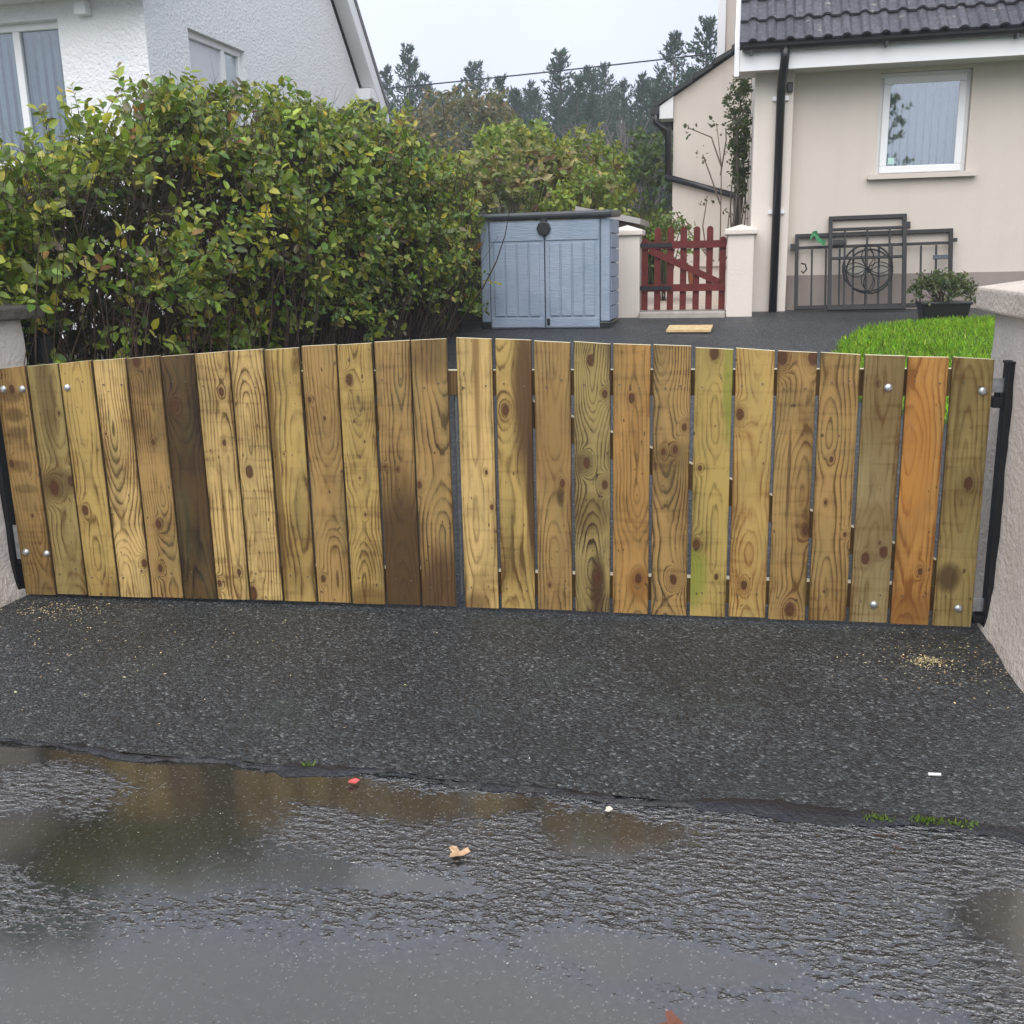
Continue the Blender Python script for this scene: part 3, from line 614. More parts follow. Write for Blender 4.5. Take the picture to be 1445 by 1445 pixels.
# ------------------------------------------------------------------ the white house next door
HL = tag(empty('house', (-8, 11, .9)), 'white roughcast house with steep gable and white bargeboard behind the hedge', 'house')
GX, FY, BY, EZL = -5.0, 8.55, 13.75, 3.66
m = MB(); f0, f1, fz0, fz1 = -7.9, -5.83, 2.3, 3.50
m.box(f1, GX-.3, FY, FY+.3, .7, EZL).box(-13, f0, FY, FY+.3, .7, EZL).box(f0, f1, FY, FY+.3, .7, fz0).box(f0, f1, FY, FY+.3, fz1, EZL)
part(m, 'front_wall', M_white, HL)
g0, g1, gz0, gz1 = 9.28, 10.42, 2.6, 3.52; RID = (FY+BY)/2; RZ = EZL+(BY-FY)/2*1.03
m = MB(); m.box(GX-.3, GX, FY, g0, .7, EZL).box(GX-.3, GX, g1, BY, .7, EZL).box(GX-.3, GX, g0, g1, .7, gz0).box(GX-.3, GX, g0, g1, gz1, EZL)
m.prism([(FY, EZL), (BY, EZL), (RID, RZ)], GX-.3, GX, 'x'); part(m, 'gable_wall', M_white, HL)
part(MB().box(-13, GX-.3, BY-.3, BY, .7, EZL), 'rear_wall', M_white, HL)
sl_ = 1.03
def rf(y0, z0, y1, z1, t0, t1): return [(y0, z0+t0), (y1, z1+t0), (y1, z1+t1), (y0, z0+t1)]
oh = .62
part(MB().prism(rf(FY-.1, EZL-.1*sl_+.34, RID, RZ+.34, .04, .14), -13.3, GX+.20, 'x'), 'roof', M_lead, HL)
part(MB().prism(rf(RID, RZ+.34, BY+oh, EZL-oh*sl_+.34, .04, .14), -13.3, GX+.20, 'x'), 'rear_roof', M_lead, HL)
part(MB().prism(rf(RID, RZ+.34, BY+oh, EZL-oh*sl_+.34, -.24, .035), GX+.13, GX+.19, 'x'), 'bargeboard', M_upvc, HL)
part(MB().prism(rf(FY-.06, EZL-.06*sl_+.34, RID, RZ+.34, -.24, .035), GX+.13, GX+.19, 'x'), 'bargeboard', M_upvc, HL)
part(MB().prism(rf(RID, RZ+.34, BY+.1, EZL-.1*sl_+.34, -.22, -.20), GX+.002, GX+.13, 'x'), 'verge_soffit', M_upvc, HL)
part(MB().box(GX-.1, GX+.185, BY-.1, BY+oh-.02, EZL-.16, EZL-.02), 'eaves_box', M_upvc, HL)
part(MB().box(-13.2, GX+.12, FY-.32, FY-.005, EZL-.02, EZL+.01), 'soffit', M_upvc, HL)
part(MB().box(-13.2, GX+.12, FY-.36, FY-.325, EZL-.03, EZL+.18), 'fascia', M_upvc, HL)
part(MB().box(-5.60, -5.49, FY-.09, FY-.002, 3.50, 3.60), 'vent_cowl', M_upvc, HL, bevel=.004)
part(MB().box(f0-.02, f1+.02, FY+.28, FY+.9, fz0-.1, fz1+.1), 'room', M_room, HL)
wf = MB(); frame(wf, f0, f1, fz0, fz1, FY+.08, FY+.15, .06); wf.box(f1-.52, f1-.45, FY+.08, FY+.15, fz0+.06, fz1-.06); wf.box(f1-1.3, f1-1.23, FY+.08, FY+.15, fz0+.06, fz1-.06)
win = part(wf, 'window', M_upvc, HL, bevel=.006)
for a_, b2 in ((f0+.06, f1-1.3), (f1-1.23, f1-.52), (f1-.45, f1-.06)): sub(MB().box(a_, b2, FY+.11, FY+.115, fz0+.06, fz1-.06), 'pane', M_glass2, win)
n_ = 22
for i in range(n_):
    x = f0+.08+(f1-f0-.16)*(i+.5)/n_
    o = sub(MB().box(-.022, .022, -.001, .001, fz0+.02, fz1-.05), 'blind_slat', M_blind2, win); o.location = (x, FY+.24, 0); o.rotation_euler = (0, 0, .5)
part(MB().box(f0-.08, f1+.08, FY-.07, FY+.08, fz0-.08, fz0-.002), 'window_sill', M_conc, HL)
part(MB().box(GX-.9, GX-.28, g0-.02, g1+.02, gz0-.1, gz1+.1), 'room', M_room, HL)
wf = MB()
for y0, y1, z0, z1 in ((g0, g1, gz0, gz0+.06), (g0, g1, gz1-.06, gz1), (g0, g0+.06, gz0+.06, gz1-.06), (g1-.06, g1, gz0+.06, gz1-.06), (g0+.72, g0+.79, gz0+.06, gz1-.06)):
    wf.box(GX-.12, GX-.05, y0, y1, z0, z1)
win2 = part(wf, 'window', M_upvc, HL, bevel=.006)
sub(MB().box(GX-.088, GX-.083, g0+.06, g0+.72, gz0+.06, gz1-.06), 'pane', simple('frosted_pane', (.62, .64, .70), .25, var=.03), win2)
sub(MB().box(GX-.088, GX-.083, g0+.79, g1-.06, gz0+.06, gz1-.06), 'pane', M_glass, win2)

# ------------------------------------------------------------------ blue-grey storage shed
M_shed = NT('shed_plastic'); t = M_shed; p = t.pos(); gn = t.noise(t.scale(p, (1.2, 1, 14)), 9, 4, .6)
t.princ(t.ramp(t.noise(p, 5, 4), [(.3, (.225, .29, .375)), (.7, (.29, .355, .44))]), .5, t.bump(gn, .35, .02)); M_shed = t.m
SH = tag(empty('storage_shed', (-1.7, 9.7, .76)), 'pale blue plastic storage shed with double doors and dark lid beside the hedge', 'shed')
x0, x1, y0, y1, z0, z1 = -2.31, -1.125, 9.32, 10.0, .755, 1.74
part(MB().box(x0+.02, x1-.02, y0+.05, y1, z0+.0, z1-.02), 'carcass', M_shed, SH)
part(MB().box(x0-.005, x1+.005, y0-.004, y1+.01, z0-.03, z0+.075), 'base_plinth', M_black, SH, bevel=.01)
for a_, b2 in ((x0, x0+.085), (x1-.085, x1)): part(MB().box(a_, b2, y0, y0+.09, z0+.076, z1-.01), 'corner_panel', M_shed, SH, bevel=.012)
for i in range(7): part(MB().box(x1-.012, x1+.006, y0+.10, y1-.02, z0+.085+i*.128, z0+.085+i*.128+.118), 'side_plank', M_shed, SH, bevel=.003)
mid = (x0+x1)/2+.005
for s, (a_, b2) in enumerate(((x0+.09, mid-.004), (mid+.004, x1-.09))):
    d = part(MB().box(a_, b2, y0-.012, y0+.045, z0+.02, z1-.015), 'door', M_shed, SH, bevel=.008)
    w_ = (b2-a_-.07)/4
    for i in range(4): sub(MB().box(a_+.035+i*w_+.007, a_+.035+(i+1)*w_-.007, y0-.024, y0-.011, z0+.13, z1-.21), 'plank', M_shed, d, bevel=.008)
    sub(MB().box(a_+.01, b2-.01, y0-.021, y0-.011, z1-.19, z1-.03), 'top_board', M_shed, d, bevel=.008)
    sub(MB().box(a_+.01, b2-.01, y0-.021, y0-.011, z0+.03, z0+.115), 'bottom_board', M_shed, d, bevel=.008)
part(MB().box(mid+.02, mid+.045, y0-.03, y0-.02, z0+.05, z0+.11), 'floor_catch', M_black, SH)
lt_ = MB(); lt_.prism([(mid+.065*math.cos(a), z1-.085+.065*math.sin(a)) for a in np.linspace(0, 2*math.pi, 9)[:-1]], y0-.05, y0-.012, 'y'); lt_.box(mid-.03, mid+.03, y0-.045, y0-.012, z1-.05, z1+.03)
part(lt_, 'latch', M_black, SH, bevel=.008)
ld = MB(); ld.poly([(x0-.03, y0-.05, z1), (x1+.02, y0-.05, z1), (x1+.02, y1+.03, z1+.02), (x0-.03, y1+.03, z1+.02), (x0-.03, y0-.05, z1+.05), (x1+.02, y0-.05, z1+.06), (x1+.02, y1+.03, z1+.085), (x0-.03, y1+.03, z1+.085)],
    [(3,2,1,0),(4,5,6,7),(0,1,5,4),(1,2,6,5),(2,3,7,6),(3,0,4,7)])
part(ld, 'lid', simple('dark_lid', (.035, .042, .05), .35), SH, bevel=.02)
LS = tag(empty('log_store', (-1.7, 11.6, .85)), 'low grey roofed store just visible behind the blue shed', 'store')
part(MB().prism([(-1.7, .8), (-1.12, .8), (-1.12, 1.74), (-1.7, 1.86)], 11.3, 12.2, 'y'), 'body', simple('store_boards', (.11, .09, .075), .8), LS)
part(MB().prism([(-1.72, 1.875), (-1.03, 1.73), (-1.03, 1.79), (-1.72, 1.935)], 11.2, 12.3, 'y'), 'roof', simple('pale_grey_sheet', (.38, .36, .35), .6), LS)

# ------------------------------------------------------------------ garden piers and red gate
def pier(lab, a0, a1, y0, y1, zt, mat=M_beige2):
    r = tag(empty('garden_pier', ((a0+a1)/2, (y0+y1)/2, .8)), lab, 'pier', 'garden gate piers')
    part(MB().box(a0, a1, y0, y1, .68, zt), 'pier_body', mat, r, bevel=.012)
    off(cap('capping', M_beige2, r, a0-.03, a1+.03, y0-.03, y1+.03, zt-.002, zt+.05, zt+.10), r); return r
pier('short cream garden pier between blue shed and red gate', -1.22, -.955, 10.33, 10.6, 1.60)
pier('cream garden pier joined to the house corner beside red gate', -.115, .135, 10.32, 10.855, 1.58)
M_red = simple('red_stain', (.115, .016, .012), .6, var=.25, scale=20, spec=.3)
RG = tag(empty('garden_gate', (-.535, 10.45, .87)), 'small red stained picket gate with diagonal brace between cream piers', 'gate')
px0, px1 = -.945, -.125
for i in range(7):
    cx = px0+.033+(px1-px0-.066)*i/6; zt = 1.565 if i in (0, 6) else 1.665; h = .031
    pr_ = [(cx-h, .875), (cx+h, .875), (cx+h, zt-.025)]+[(cx+h*math.cos(a), zt-.025+h*math.sin(a)) for a in (math.pi*.25, math.pi*.5, math.pi*.75)]+[(cx-h, zt-.025)]
    part(MB().prism(pr_, 10.42, 10.44, 'y'), 'picket', M_red, RG)
for z in (1.50, 1.09):
    part(MB().box(px0, px1, 10.397, 10.419, z-.035, z+.035), 'rail', M_red, RG)
    part(MB().box(px0-.01, px0+.30, 10.388, 10.396, z-.02, z+.02), 'strap_hinge', M_black, RG)
part(MB().bar((px0+.08, 10.408, 1.455), (px1-.06, 10.408, 1.135), .065, .02), 'brace', M_red, RG)
tag(MB().box(-.95, -.12, 10.25, 10.75, .72, .862).build('threshold_slab', M_conc, bevel=.01), kind='structure')
pv = MB(); tag(sheet('garden_path', M_paving, -1.9, .09, [10.75, 11.5, 13, 16], .03), kind='structure')
rw = tag(empty('retaining_wall', (-.2, 12, .85)), 'low cream retaining wall beyond the red picket gate', 'wall')
part(MB().box(-.5, .06, 12.0, 12.2, .8, 1.28), 'wall_body', M_beige2, rw); part(MB().box(-.55, .08, 11.95, 12.25, 1.28, 1.33), 'coping', M_beige, rw)
fp = MB().tube([(-.45, 12.6, 1.0), (-.45, 12.6, 1.3)], [.12, .16], 14).build('flower_pot', simple('terracotta', (.42, .15, .07), .7)); tag(fp, 'terracotta flower pot seen through the red gate', 'pot')

# ------------------------------------------------------------------ iron gates leaning on the wall
def ring(m, cx, cz, r, rad=.006, n=28, sx=1): m.tube([(cx+sx*r*math.cos(a), 0, cz+r*math.sin(a)) for a in np.linspace(0, 2*math.pi, n)], rad, 6)
def petals(m, cx, cz, r, k=4, rot=0):
    for i in range(k):
        a = math.pi*2*i/k+rot
        for sg in (-1, 1):
            pts = []
            for s in np.linspace(0, 1, 9):
                w = sg*.24*r*math.sin(math.pi*s); pts.append((cx+r*s*math.cos(a)-w*math.sin(a), 0, cz+r*s*math.sin(a)+w*math.cos(a)))
            m.tube(pts, .005, 5)
def iron_gate(name, lab, loc, lean, rot, W, H, rails, bars, rc):
    r = tag(empty(name, loc), lab, 'gate', 'old iron gates leaning on the wall'); r.rotation_euler = (lean, rot, 0)
    fm = MB(); frame(fm, 0, W, 0, H, -.018, .018, .036); fm.build('frame', M_iron, r)
    for z in rails: MB().box(.036, W-.036, -.012, .012, z-.012, z+.012).build('rail', M_iron, r)
    for x, z0, z1 in bars: MB().box(x-.009, x+.009, -.009, .009, z0, z1).build('bar', M_iron, r)
    m = MB(); ring(m, rc[0], rc[1], rc[2]); ring(m, rc[0], rc[1], rc[2]*.97, .004); petals(m, *rc, 4, 0); m.tube([(rc[0]-.02, 0, rc[1]), (rc[0]+.02, 0, rc[1])], .016, 8)
    o = m.build('rosette', M_iron, r, smooth=True); o.location = (0, -.016, 0)
    return r
A = iron_gate('iron_gate', 'wide black iron driveway gate leaning on the beige wall, green rag on top', (.55, 10.78, .845), -.25, -.012, 1.48, .755, [.62], [(x, .036, .60) for x in (.165, .30, .43, .56, .68, .80, .92, 1.05, 1.19, 1.33)], (.71, .36, .22))
MB().tube([(.06, -.02, .46), (.10, -.02, .45), (.115, -.02, .40), (.08, -.02, .36), (.065, -.02, .385)], .008, 6).build('scroll_handle', M_iron, A, smooth=True)
MB().box(-.045, -.001, -.015, .015, .60, .66).build('hinge_lug', M_iron, A); MB().box(1.481, 1.52, -.015, .015, .63, .66).build('hinge_lug', M_iron, A)
MB().box(1.30, 1.44, -.02, .0, .46, .50).build('latch', simple('blue_black', (.03, .045, .06), .5), A)
B = iron_gate('iron_gate', 'narrow tall black iron side gate with circular rosette leaning in front of the wide one', (.865, 10.70, .84), -.3, -.008, .73, .94, [.81, .52], [(.155, .036, .80), (.365, .036, .80), (.575, .036, .80)], (.37, .41, .235))
MB().box(.731, .765, -.015, .015, .80, .86).build('hinge_lug', M_iron, B)
MB().box(.04, .17, -.024, .0, .655, .70).build('lock_case', M_iron, B)
rag = MB(); P_ = [(0, 0, 0), (.04, -.02, .01), (.07, -.01, -.06), (.13, -.02, -.09), (.12, -.01, -.14), (.05, -.03, -.10), (.02, -.02, -.04), (-.03, -.015, -.09)]
rag.poly([(a, b_, c) for a, b_, c in P_]+[(a, b_+.012, c) for a, b_, c in P_], [(0,1,2,6),(2,3,4,5),(2,5,6),(0,6,7),(8,14,10,9),(10,13,12,11),(10,14,13),(8,15,14)]+[(i, (i+1) % 8, 8+(i+1) % 8, 8+i) for i in range(8)])
o = rag.build('cloth_rag', simple('green_cloth', (.05, .22, .09), .8), loc=(.70, 10.87, 1.60)); tag(o, 'small bright green rag caught on the wide iron gate', 'rag')

# offcut of timber on the drive
o = MB().box(-.19, .19, -.14, .14, 0, .02).build('timber_offcut', simple('offcut_wood', (.60, .44, .22), .7, var=.2, scale=20), loc=(-.405, 9.17, g(9.17)+.012)); o.rotation_euler = (math.atan(.09), 0, -.04)
tag(o, 'short pale plank offcut lying flat on the wet drive', 'plank')
# ------------------------------------------------------------------ vegetation
GREENS = [(.085, .15, .02), (.165, .24, .03), (.28, .35, .05), (.13, .20, .05), (.40, .42, .07), (.52, .44, .04), (.32, .16, .05), (.15, .13, .07)]
GW = [5, 8, 7, 4, 4, .9, .35, 1.2]
def sprigs(base, direc, per, tl, L, cols, w, spread=.8, var=.2, droop=.15):
    """leaves set along short twigs: returns leaf arrays and twig paths"""
    n = len(base); length = tl*rng.uniform(.6, 1.3, n)
    s = (np.arange(per)+.6)/per
    tip = base+direc*length[:, None]
    P = base[:, None]+(tip-base)[:, None]*s[None, :, None]; P[..., 2] -= droop*(s**2)[None, :]*length[:, None]
    side = norm(np.cross(direc, rnd_unit(n)))
    sg = np.where(np.arange(per) % 2 == 0, 1, -1)[None, :, None]
    D = direc[:, None]*.55+side[:, None]*sg*spread+rng.normal(0, .28, (n, per, 3)); D[..., 2] -= .12
    D = norm(D.reshape(-1, 3)); P = P.reshape(-1, 3)
    Nn = norm(np.cross(D, np.repeat(np.cross(side, direc)+0.0, per, 0)) + rng.normal(0, .45, D.shape)+np.array([0, 0, .5]))
    Nn = norm(rng.normal(0, .5, D.shape)+np.array([.35, -.45, .6]))
    Ls = L*rng.uniform(.42, 1.3, len(P)); Ws = Ls*rng.uniform(.5, .68, len(P))
    # each twig has a leaning hue of its own
    C = np.repeat(pick(cols, w, n, var), per, 0); C2 = pick(cols, w, len(P), var); k = rng.uniform(0, 1, (len(P), 1)) < .4
    C = np.where(k, C2, C*(1+rng.normal(0, .12, (len(P), 1)))); C = np.clip(C, .004, .8)
    pts = np.stack([base-direc*.06, base+direc*length[:, None]*.5, tip-np.array([0, 0, 1])*droop*length[:, None]], 1)
    return (P, D, Nn, Ls, Ws, C), pts
def cat(*a): return tuple(np.concatenate(x) for x in zip(*a))
def foliage(name, arr, mat, parent, fold=.18):
    m = leaf_mesh(name, *arr, fold=fold); m.materials.append(mat); o = bpy.data.objects.new(name, m); COL.objects.link(o); o.parent = parent
    o['kind'] = 'stuff'; return o
from mathutils import noise as mn
def nz(p, s): return np.array([mn.noise(Vector(q)*s) for q in p])

# --- the big hedge along the drive
HG = tag(empty('hedge', (0, 0, 0)), 'big overgrown mixed green and yellowing hedge along the drive behind the left gate leaf', 'hedge')
def hz_top(y): return np.interp(y, [3.6, 4.2, 4.8, 5.3, 5.9, 6.5, 7.3, 8.2, 9.2, 9.8], [1.70, 1.79, 1.99, 2.22, 2.33, 2.28, 2.37, 2.42, 2.18, 1.72])
def hz_x(y): return np.interp(y, [3.6, 4.5, 6, 7.5, 8.6, 9.2, 9.8], [-3.12, -2.86, -2.74, -2.58, -2.46, -2.46, -2.75])
n = 6200
Y = rng.uniform(3.6, 9.85, n); gy = np.interp(Y, GY, GZ); zt = hz_top(Y); xf = hz_x(Y)
tpar = rng.uniform(0, 1, n); H = zt-gy
front = tpar < .66
rel = np.where(front, (tpar/.66), 1.0)
Z = gy+H*np.where(front, .16+.86*rel**.85, 1.0)
X = np.where(front, xf+.12*np.sin(rel*math.pi)-.28*np.clip(rel-.72, 0, 1)**1.3*2.2, xf-.1-(tpar-.66)/.34*1.1)
dep = np.abs(rng.normal(0, .14, n))+rng.uniform(0, .06, n)
X = np.where(front, X-dep, X); Z = np.where(front, Z, Z-dep*.8-.28*(tpar-.66)/.34)
pts = np.stack([X, Y, Z], 1)
nv = nz(pts, 1.3)*.95+nz(pts+7.3, 3.4)*.55
pts[:, 0] += np.where(front, nv*.34, 0); pts[:, 2] += np.where(front, nv*.1, nv*.3)
relh = (pts[:, 2]-gy)/H
keep = rng.uniform(0, 1, n) < np.clip(.72+1.5*nz(pts+3.1, 2.3), .06, 1)*np.clip((relh-.08)/.42, .22, 1)
# a bare, twiggy hollow in the near part
hol = np.exp(-(((pts[:, 1]-4.42)/.38)**2+((pts[:, 2]-1.62)/.27)**2)); keep &= rng.uniform(0, 1, n) > hol*.93*front
keep &= ~((pts[:, 1] < 4.05) & (pts[:, 2] < 1.22))
pil = np.stack([rng.uniform(-3.5, -3.12, 40), rng.uniform(3.5, 4.05, 40), rng.uniform(1.22, 1.42, 40)], 1)
nsh = 210; ysh = rng.uniform(4.0, 9.2, nsh); sh = np.stack([hz_x(ysh)-rng.uniform(.15, .9, nsh), ysh, hz_top(ysh)+rng.uniform(-.12, .07, nsh)], 1)
nlo = 260; ylo = rng.uniform(8.0, 9.5, nlo); lo_ = np.stack([hz_x(ylo)-np.abs(rng.normal(0, .12, nlo)), ylo, np.interp(ylo, GY, GZ)+rng.uniform(.35, 1.5, nlo)], 1)
pts = np.concatenate([pts[keep], sh, lo_, pil]); front = np.concatenate([front[keep], np.zeros(nsh, bool), np.ones(nlo+40, bool)]); m_ = len(pts)
dirs = norm(rnd_unit(m_)*.55+np.where(front[:, None], np.array([[.75, -.15, .5]]), np.array([[.1, 0, 1.0]])))
arr, tw = sprigs(pts, dirs, 7, .17, .060, GREENS, GW)
# inner, duller leaves that close the hedge
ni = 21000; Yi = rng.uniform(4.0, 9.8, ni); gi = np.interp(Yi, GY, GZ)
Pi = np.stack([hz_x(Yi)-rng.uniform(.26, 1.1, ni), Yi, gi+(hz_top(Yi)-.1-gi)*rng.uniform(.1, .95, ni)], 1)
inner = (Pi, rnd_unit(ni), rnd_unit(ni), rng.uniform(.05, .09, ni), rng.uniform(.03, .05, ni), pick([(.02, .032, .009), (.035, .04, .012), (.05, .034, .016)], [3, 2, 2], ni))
M_ = len(arr[0])
# the 300 largest to the eye become leaves of their own
order = np.argsort(np.linalg.norm(arr[0]-np.array([0, 0, 1.36]), axis=1)/arr[3]*.06 + np.where(arr[0][:, 2] < 1.0, 9, 0))
vis = order[:300]; rest = np.setdiff1d(np.arange(M_), vis)
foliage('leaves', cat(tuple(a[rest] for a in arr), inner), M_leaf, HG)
protos = []
for k in range(8):
    c = pick(GREENS, GW, 1)
    q = leaf_mesh('leaf', np.zeros((1, 3)), np.array([[0, 1., 0]]), np.array([[0, 0, 1.]]), np.array([1.]), np.array([.6]), c); q.materials.append(M_leaf); protos.append(q)
for i, j in enumerate(vis):
    P, D, Nn, L_ = arr[0][j], arr[1][j], arr[2][j], arr[3][j]
    S = np.cross(D, Nn); S /= np.linalg.norm(S); N2 = np.cross(S, D)
    o = bpy.data.objects.new('leaf', protos[i % 8]); COL.objects.link(o); o.parent = HG
    o.matrix_local = Matrix(((S[0]*L_, D[0]*L_, N2[0]*L_, P[0]), (S[1]*L_, D[1]*L_, N2[1]*L_, P[1]), (S[2]*L_, D[2]*L_, N2[2]*L_, P[2]), (0, 0, 0, 1)))
tag(strands('twigs', tw, np.full(len(tw), .0022), M_twig, HG), kind='stuff')
ns = 1300; ys = rng.uniform(4.05, 9.75, ns); xs = hz_x(ys)-rng.uniform(.02, .9, ns); gz_ = np.interp(ys, GY, GZ); ht = (hz_top(ys)-gz_)*rng.uniform(.5, 1.0, ns)
s_ = np.linspace(0, 1, 7)[None, :]; lean = rng.normal(0, .2, (ns, 2)); bow = rng.normal(0, .1, (ns, 2))
path = np.stack([xs[:, None]+lean[:, :1]*s_+bow[:, :1]*np.sin(s_*math.pi)+.1*s_, ys[:, None]+lean[:, 1:]*s_+bow[:, 1:]*np.sin(s_*math.pi), gz_[:, None]+ht[:, None]*s_], 2)
tag(strands('stems', path, rng.uniform(.003, .008, ns), M_twig, HG, 4), kind='stuff')
nf_ = 3600; ys = rng.uniform(4.05, 9.7, nf_); gz_ = np.interp(ys, GY, GZ); b0 = np.stack([hz_x(ys)-rng.uniform(.0, .5, nf_), ys, gz_+(hz_top(ys)-gz_)*rng.uniform(.05, .95, nf_)], 1)
d0 = norm(rnd_unit(nf_)*.7+np.array([.35, 0, .8])); l0 = rng.uniform(.15, .4, nf_)[:, None]
path = np.stack([b0, b0+d0*l0*.5+rng.normal(0, .02, b0.shape), b0+d0*l0+rng.normal(0, .04, b0.shape)], 1)
tag(strands('fine_twigs', path, np.full(nf_, .0018), M_twig, HG), kind='stuff')

# --- bushes and trees
def bush(name, lab, catg, c, rad, n, per, L, cols, w, group=None, tl=.2, trunk=None, holes=.5, stems=40, mat=None, seed=0, crownname='crown', flat=.0):
    root = tag(empty(name, (c[0], c[1], c[3])), lab, catg, group)
    u = rnd_unit(n); u[:, 2] = np.where(u[:, 2] < -.25, -u[:, 2], u[:, 2])
    r = rng.uniform(.55, 1.02, n)**.6
    q = u*r[:, None]; lump = 1+.28*nz(u*1.0+seed, 2.1)+.18*nz(u+seed+5, 4.7)
    P = q*lump[:, None]*np.array(rad)
    k = rng.uniform(0, 1, n) < np.clip(.75+holes*2*nz(P+seed, 2.2/max(rad)), .08, 1)
    P = P[k]; u = u[k]
    P = P+np.array([0, 0, c[2]-c[3]])
    d = norm(u+rnd_unit(len(u))*.6+np.array([0, 0, .35]))
    a, tw_ = sprigs(P, d, per, tl, L, cols, w)
    foliage(crownname, a, mat or M_leaf, root)
    st = rng.normal(0, 1, (stems, 2))*np.array(rad[:2])*.12
    tgt = P[rng.integers(0, len(P), stems)]
    s_ = np.linspace(0, 1, 6)[None, :, None]; b0 = np.concatenate([st, np.full((stems, 1), -.05)], 1)
    pth = b0[:, None]*(1-s_)+tgt[:, None]*s_+np.array([0, 0, 1])*(np.sin(s_*math.pi)*rad[2]*.12)
    strands('trunk', np.concatenate([pth, pth[:, -1:]+(d[:stems][:, None]*.02)], 1), rng.uniform(.5, 1, stems)*(trunk or .012), M_twig, root, 4)
    return root
YG = [(.22, .29, .035), (.31, .36, .05), (.15, .22, .03), (.40, .38, .06)]
bush('garden_shrub', 'yellow green rounded shrub behind the pale blue shed, taller of two', 'shrub', (-3.6, 17.2, 2.55, g(17)), (.95, .9, .95), 420, 8, .11, YG, [4, 4, 3, 1], 'shrubs behind the shed', seed=1)
bush('garden_shrub', 'yellow green shrub rising beside the lean-to end of the big shrub', 'shrub', (-2.55, 17.0, 2.4, g(17)), (.7, .7, .9), 380, 8, .10, YG, [4, 4, 3, 1], 'shrubs behind the shed', seed=2)
HYD = [(.14, .17, .04), (.28, .27, .08), (.36, .30, .12), (.14, .07, .035), (.22, .25, .06)]
bush('garden_shrub', 'broad brownish shrub with large drooping leaves directly behind the blue shed', 'shrub', (-2.75, 13.6, 1.85, g(13.6)), (1.25, .8, .92), 620, 7, .115, HYD, [4, 4, 2, 2, 4], 'shrubs behind the shed', seed=3, stems=140)
bush('garden_shrub', 'small fresh green shrub at the right end behind the shed lid', 'shrub', (-1.85, 12.6, 1.8, g(12.6)), (.36, .35, .5), 170, 8, .075, YG, [3, 2, 6, 1], 'shrubs behind the shed', seed=4)
BRW = [(.14, .12, .05), (.20, .15, .06), (.10, .11, .05), (.24, .17, .05)]
bush('broadleaf_tree', 'autumn brown broadleaf tree standing before the dark conifers', 'tree', (-8.0, 30, 3.9, g(30)), (2.1, 1.8, 2.1), 900, 7, .17, BRW, [3, 3, 3, 1], 'garden trees', tl=.35, trunk=.05, seed=5)
bush('broadleaf_tree', 'dull green rounded tree left of the autumn brown one', 'tree', (-11.2, 31, 3.3, g(30)), (1.9, 1.6, 1.9), 700, 7, .17, [(.07, .10, .04), (.10, .13, .05), (.13, .14, .06)], [2, 2, 1], 'garden trees', tl=.35, trunk=.05, seed=6)
bush('broadleaf_tree', 'green leafy tree rising beside the lean-to gutter', 'tree', (-1.75, 22, 2.5, g(22)), (.75, .75, 1.25), 420, 8, .12, [(.07, .12, .02), (.10, .16, .03), (.05, .08, .02)], [3, 3, 2], 'garden trees', seed=7)
bush('garden_shrub', 'dark green low shrub beneath the bare tree', 'shrub', (-3.5, 24, 1.9, g(24)), (1.3, .9, 1.0), 420, 7, .12, [(.05, .07, .03), (.08, .09, .04), (.04, .055, .025)], [2, 2, 2], 'shrubs under the conifers', seed=8)
bush('garden_shrub', 'grey green shrub mass below the dark conifers', 'shrub', (-6.4, 26, 2.0, g(26)), (2.2, 1.1, 1.1), 600, 7, .14, [(.05, .07, .03), (.07, .09, .04), (.09, .08, .05)], [2, 2, 1], 'shrubs under the conifers', seed=9)
# bare trees
def bare_tree(lab, x, y, h, n=150, spread=1.1):
    z = g(y); root = tag(empty('bare_tree', (x, y, z)), lab, 'tree', 'bare trees')
    K = n; s_ = np.linspace(0, 1, 7)[None, :, None]
    st = rng.uniform(.0, .55, K)*h; tip = np.stack([rng.normal(0, spread*.55, K), rng.normal(0, spread*.55, K), np.clip(st+rng.uniform(.25, .55, K)*h, 0, h*1.02)], 1)
    b0 = np.stack([rng.normal(0, .08, K), rng.normal(0, .08, K), st], 1)
    pth = b0[:, None]*(1-s_)+tip[:, None]*s_; pth[..., :2] *= (s_**.7)*.6+.4; pth += rng.normal(0, .03, pth.shape)*s_
    strands('branches', pth, rng.uniform(.012, .03, K), simple('grey_twig', (.16, .13, .12), .9), root, 4)
    MB().tube([(0, 0, -.1), (.03, 0, h*.4), (0, .02, h*.85)], [.09, .06, .02], 7).build('trunk', M_bark, root); return root
bare_tree('slender bare grey tree in front of dark conifers', -3.6, 34, 4.7, 260, 1.3)
bare_tree('leafless reddish brown tree beside the slender grey one', -5.3, 36, 4.9, 260, 1.4)

bush('roadside_tree', 'broadleaf tree across the road, seen only mirrored in the window glass', 'tree', (2.7, -10.5, 4.2, 0), (1.7, 1.4, 2.6), 420, 7, .17, [(.05, .08, .02), (.08, .11, .03)], [1, 1], tl=.4, trunk=.06, seed=13)
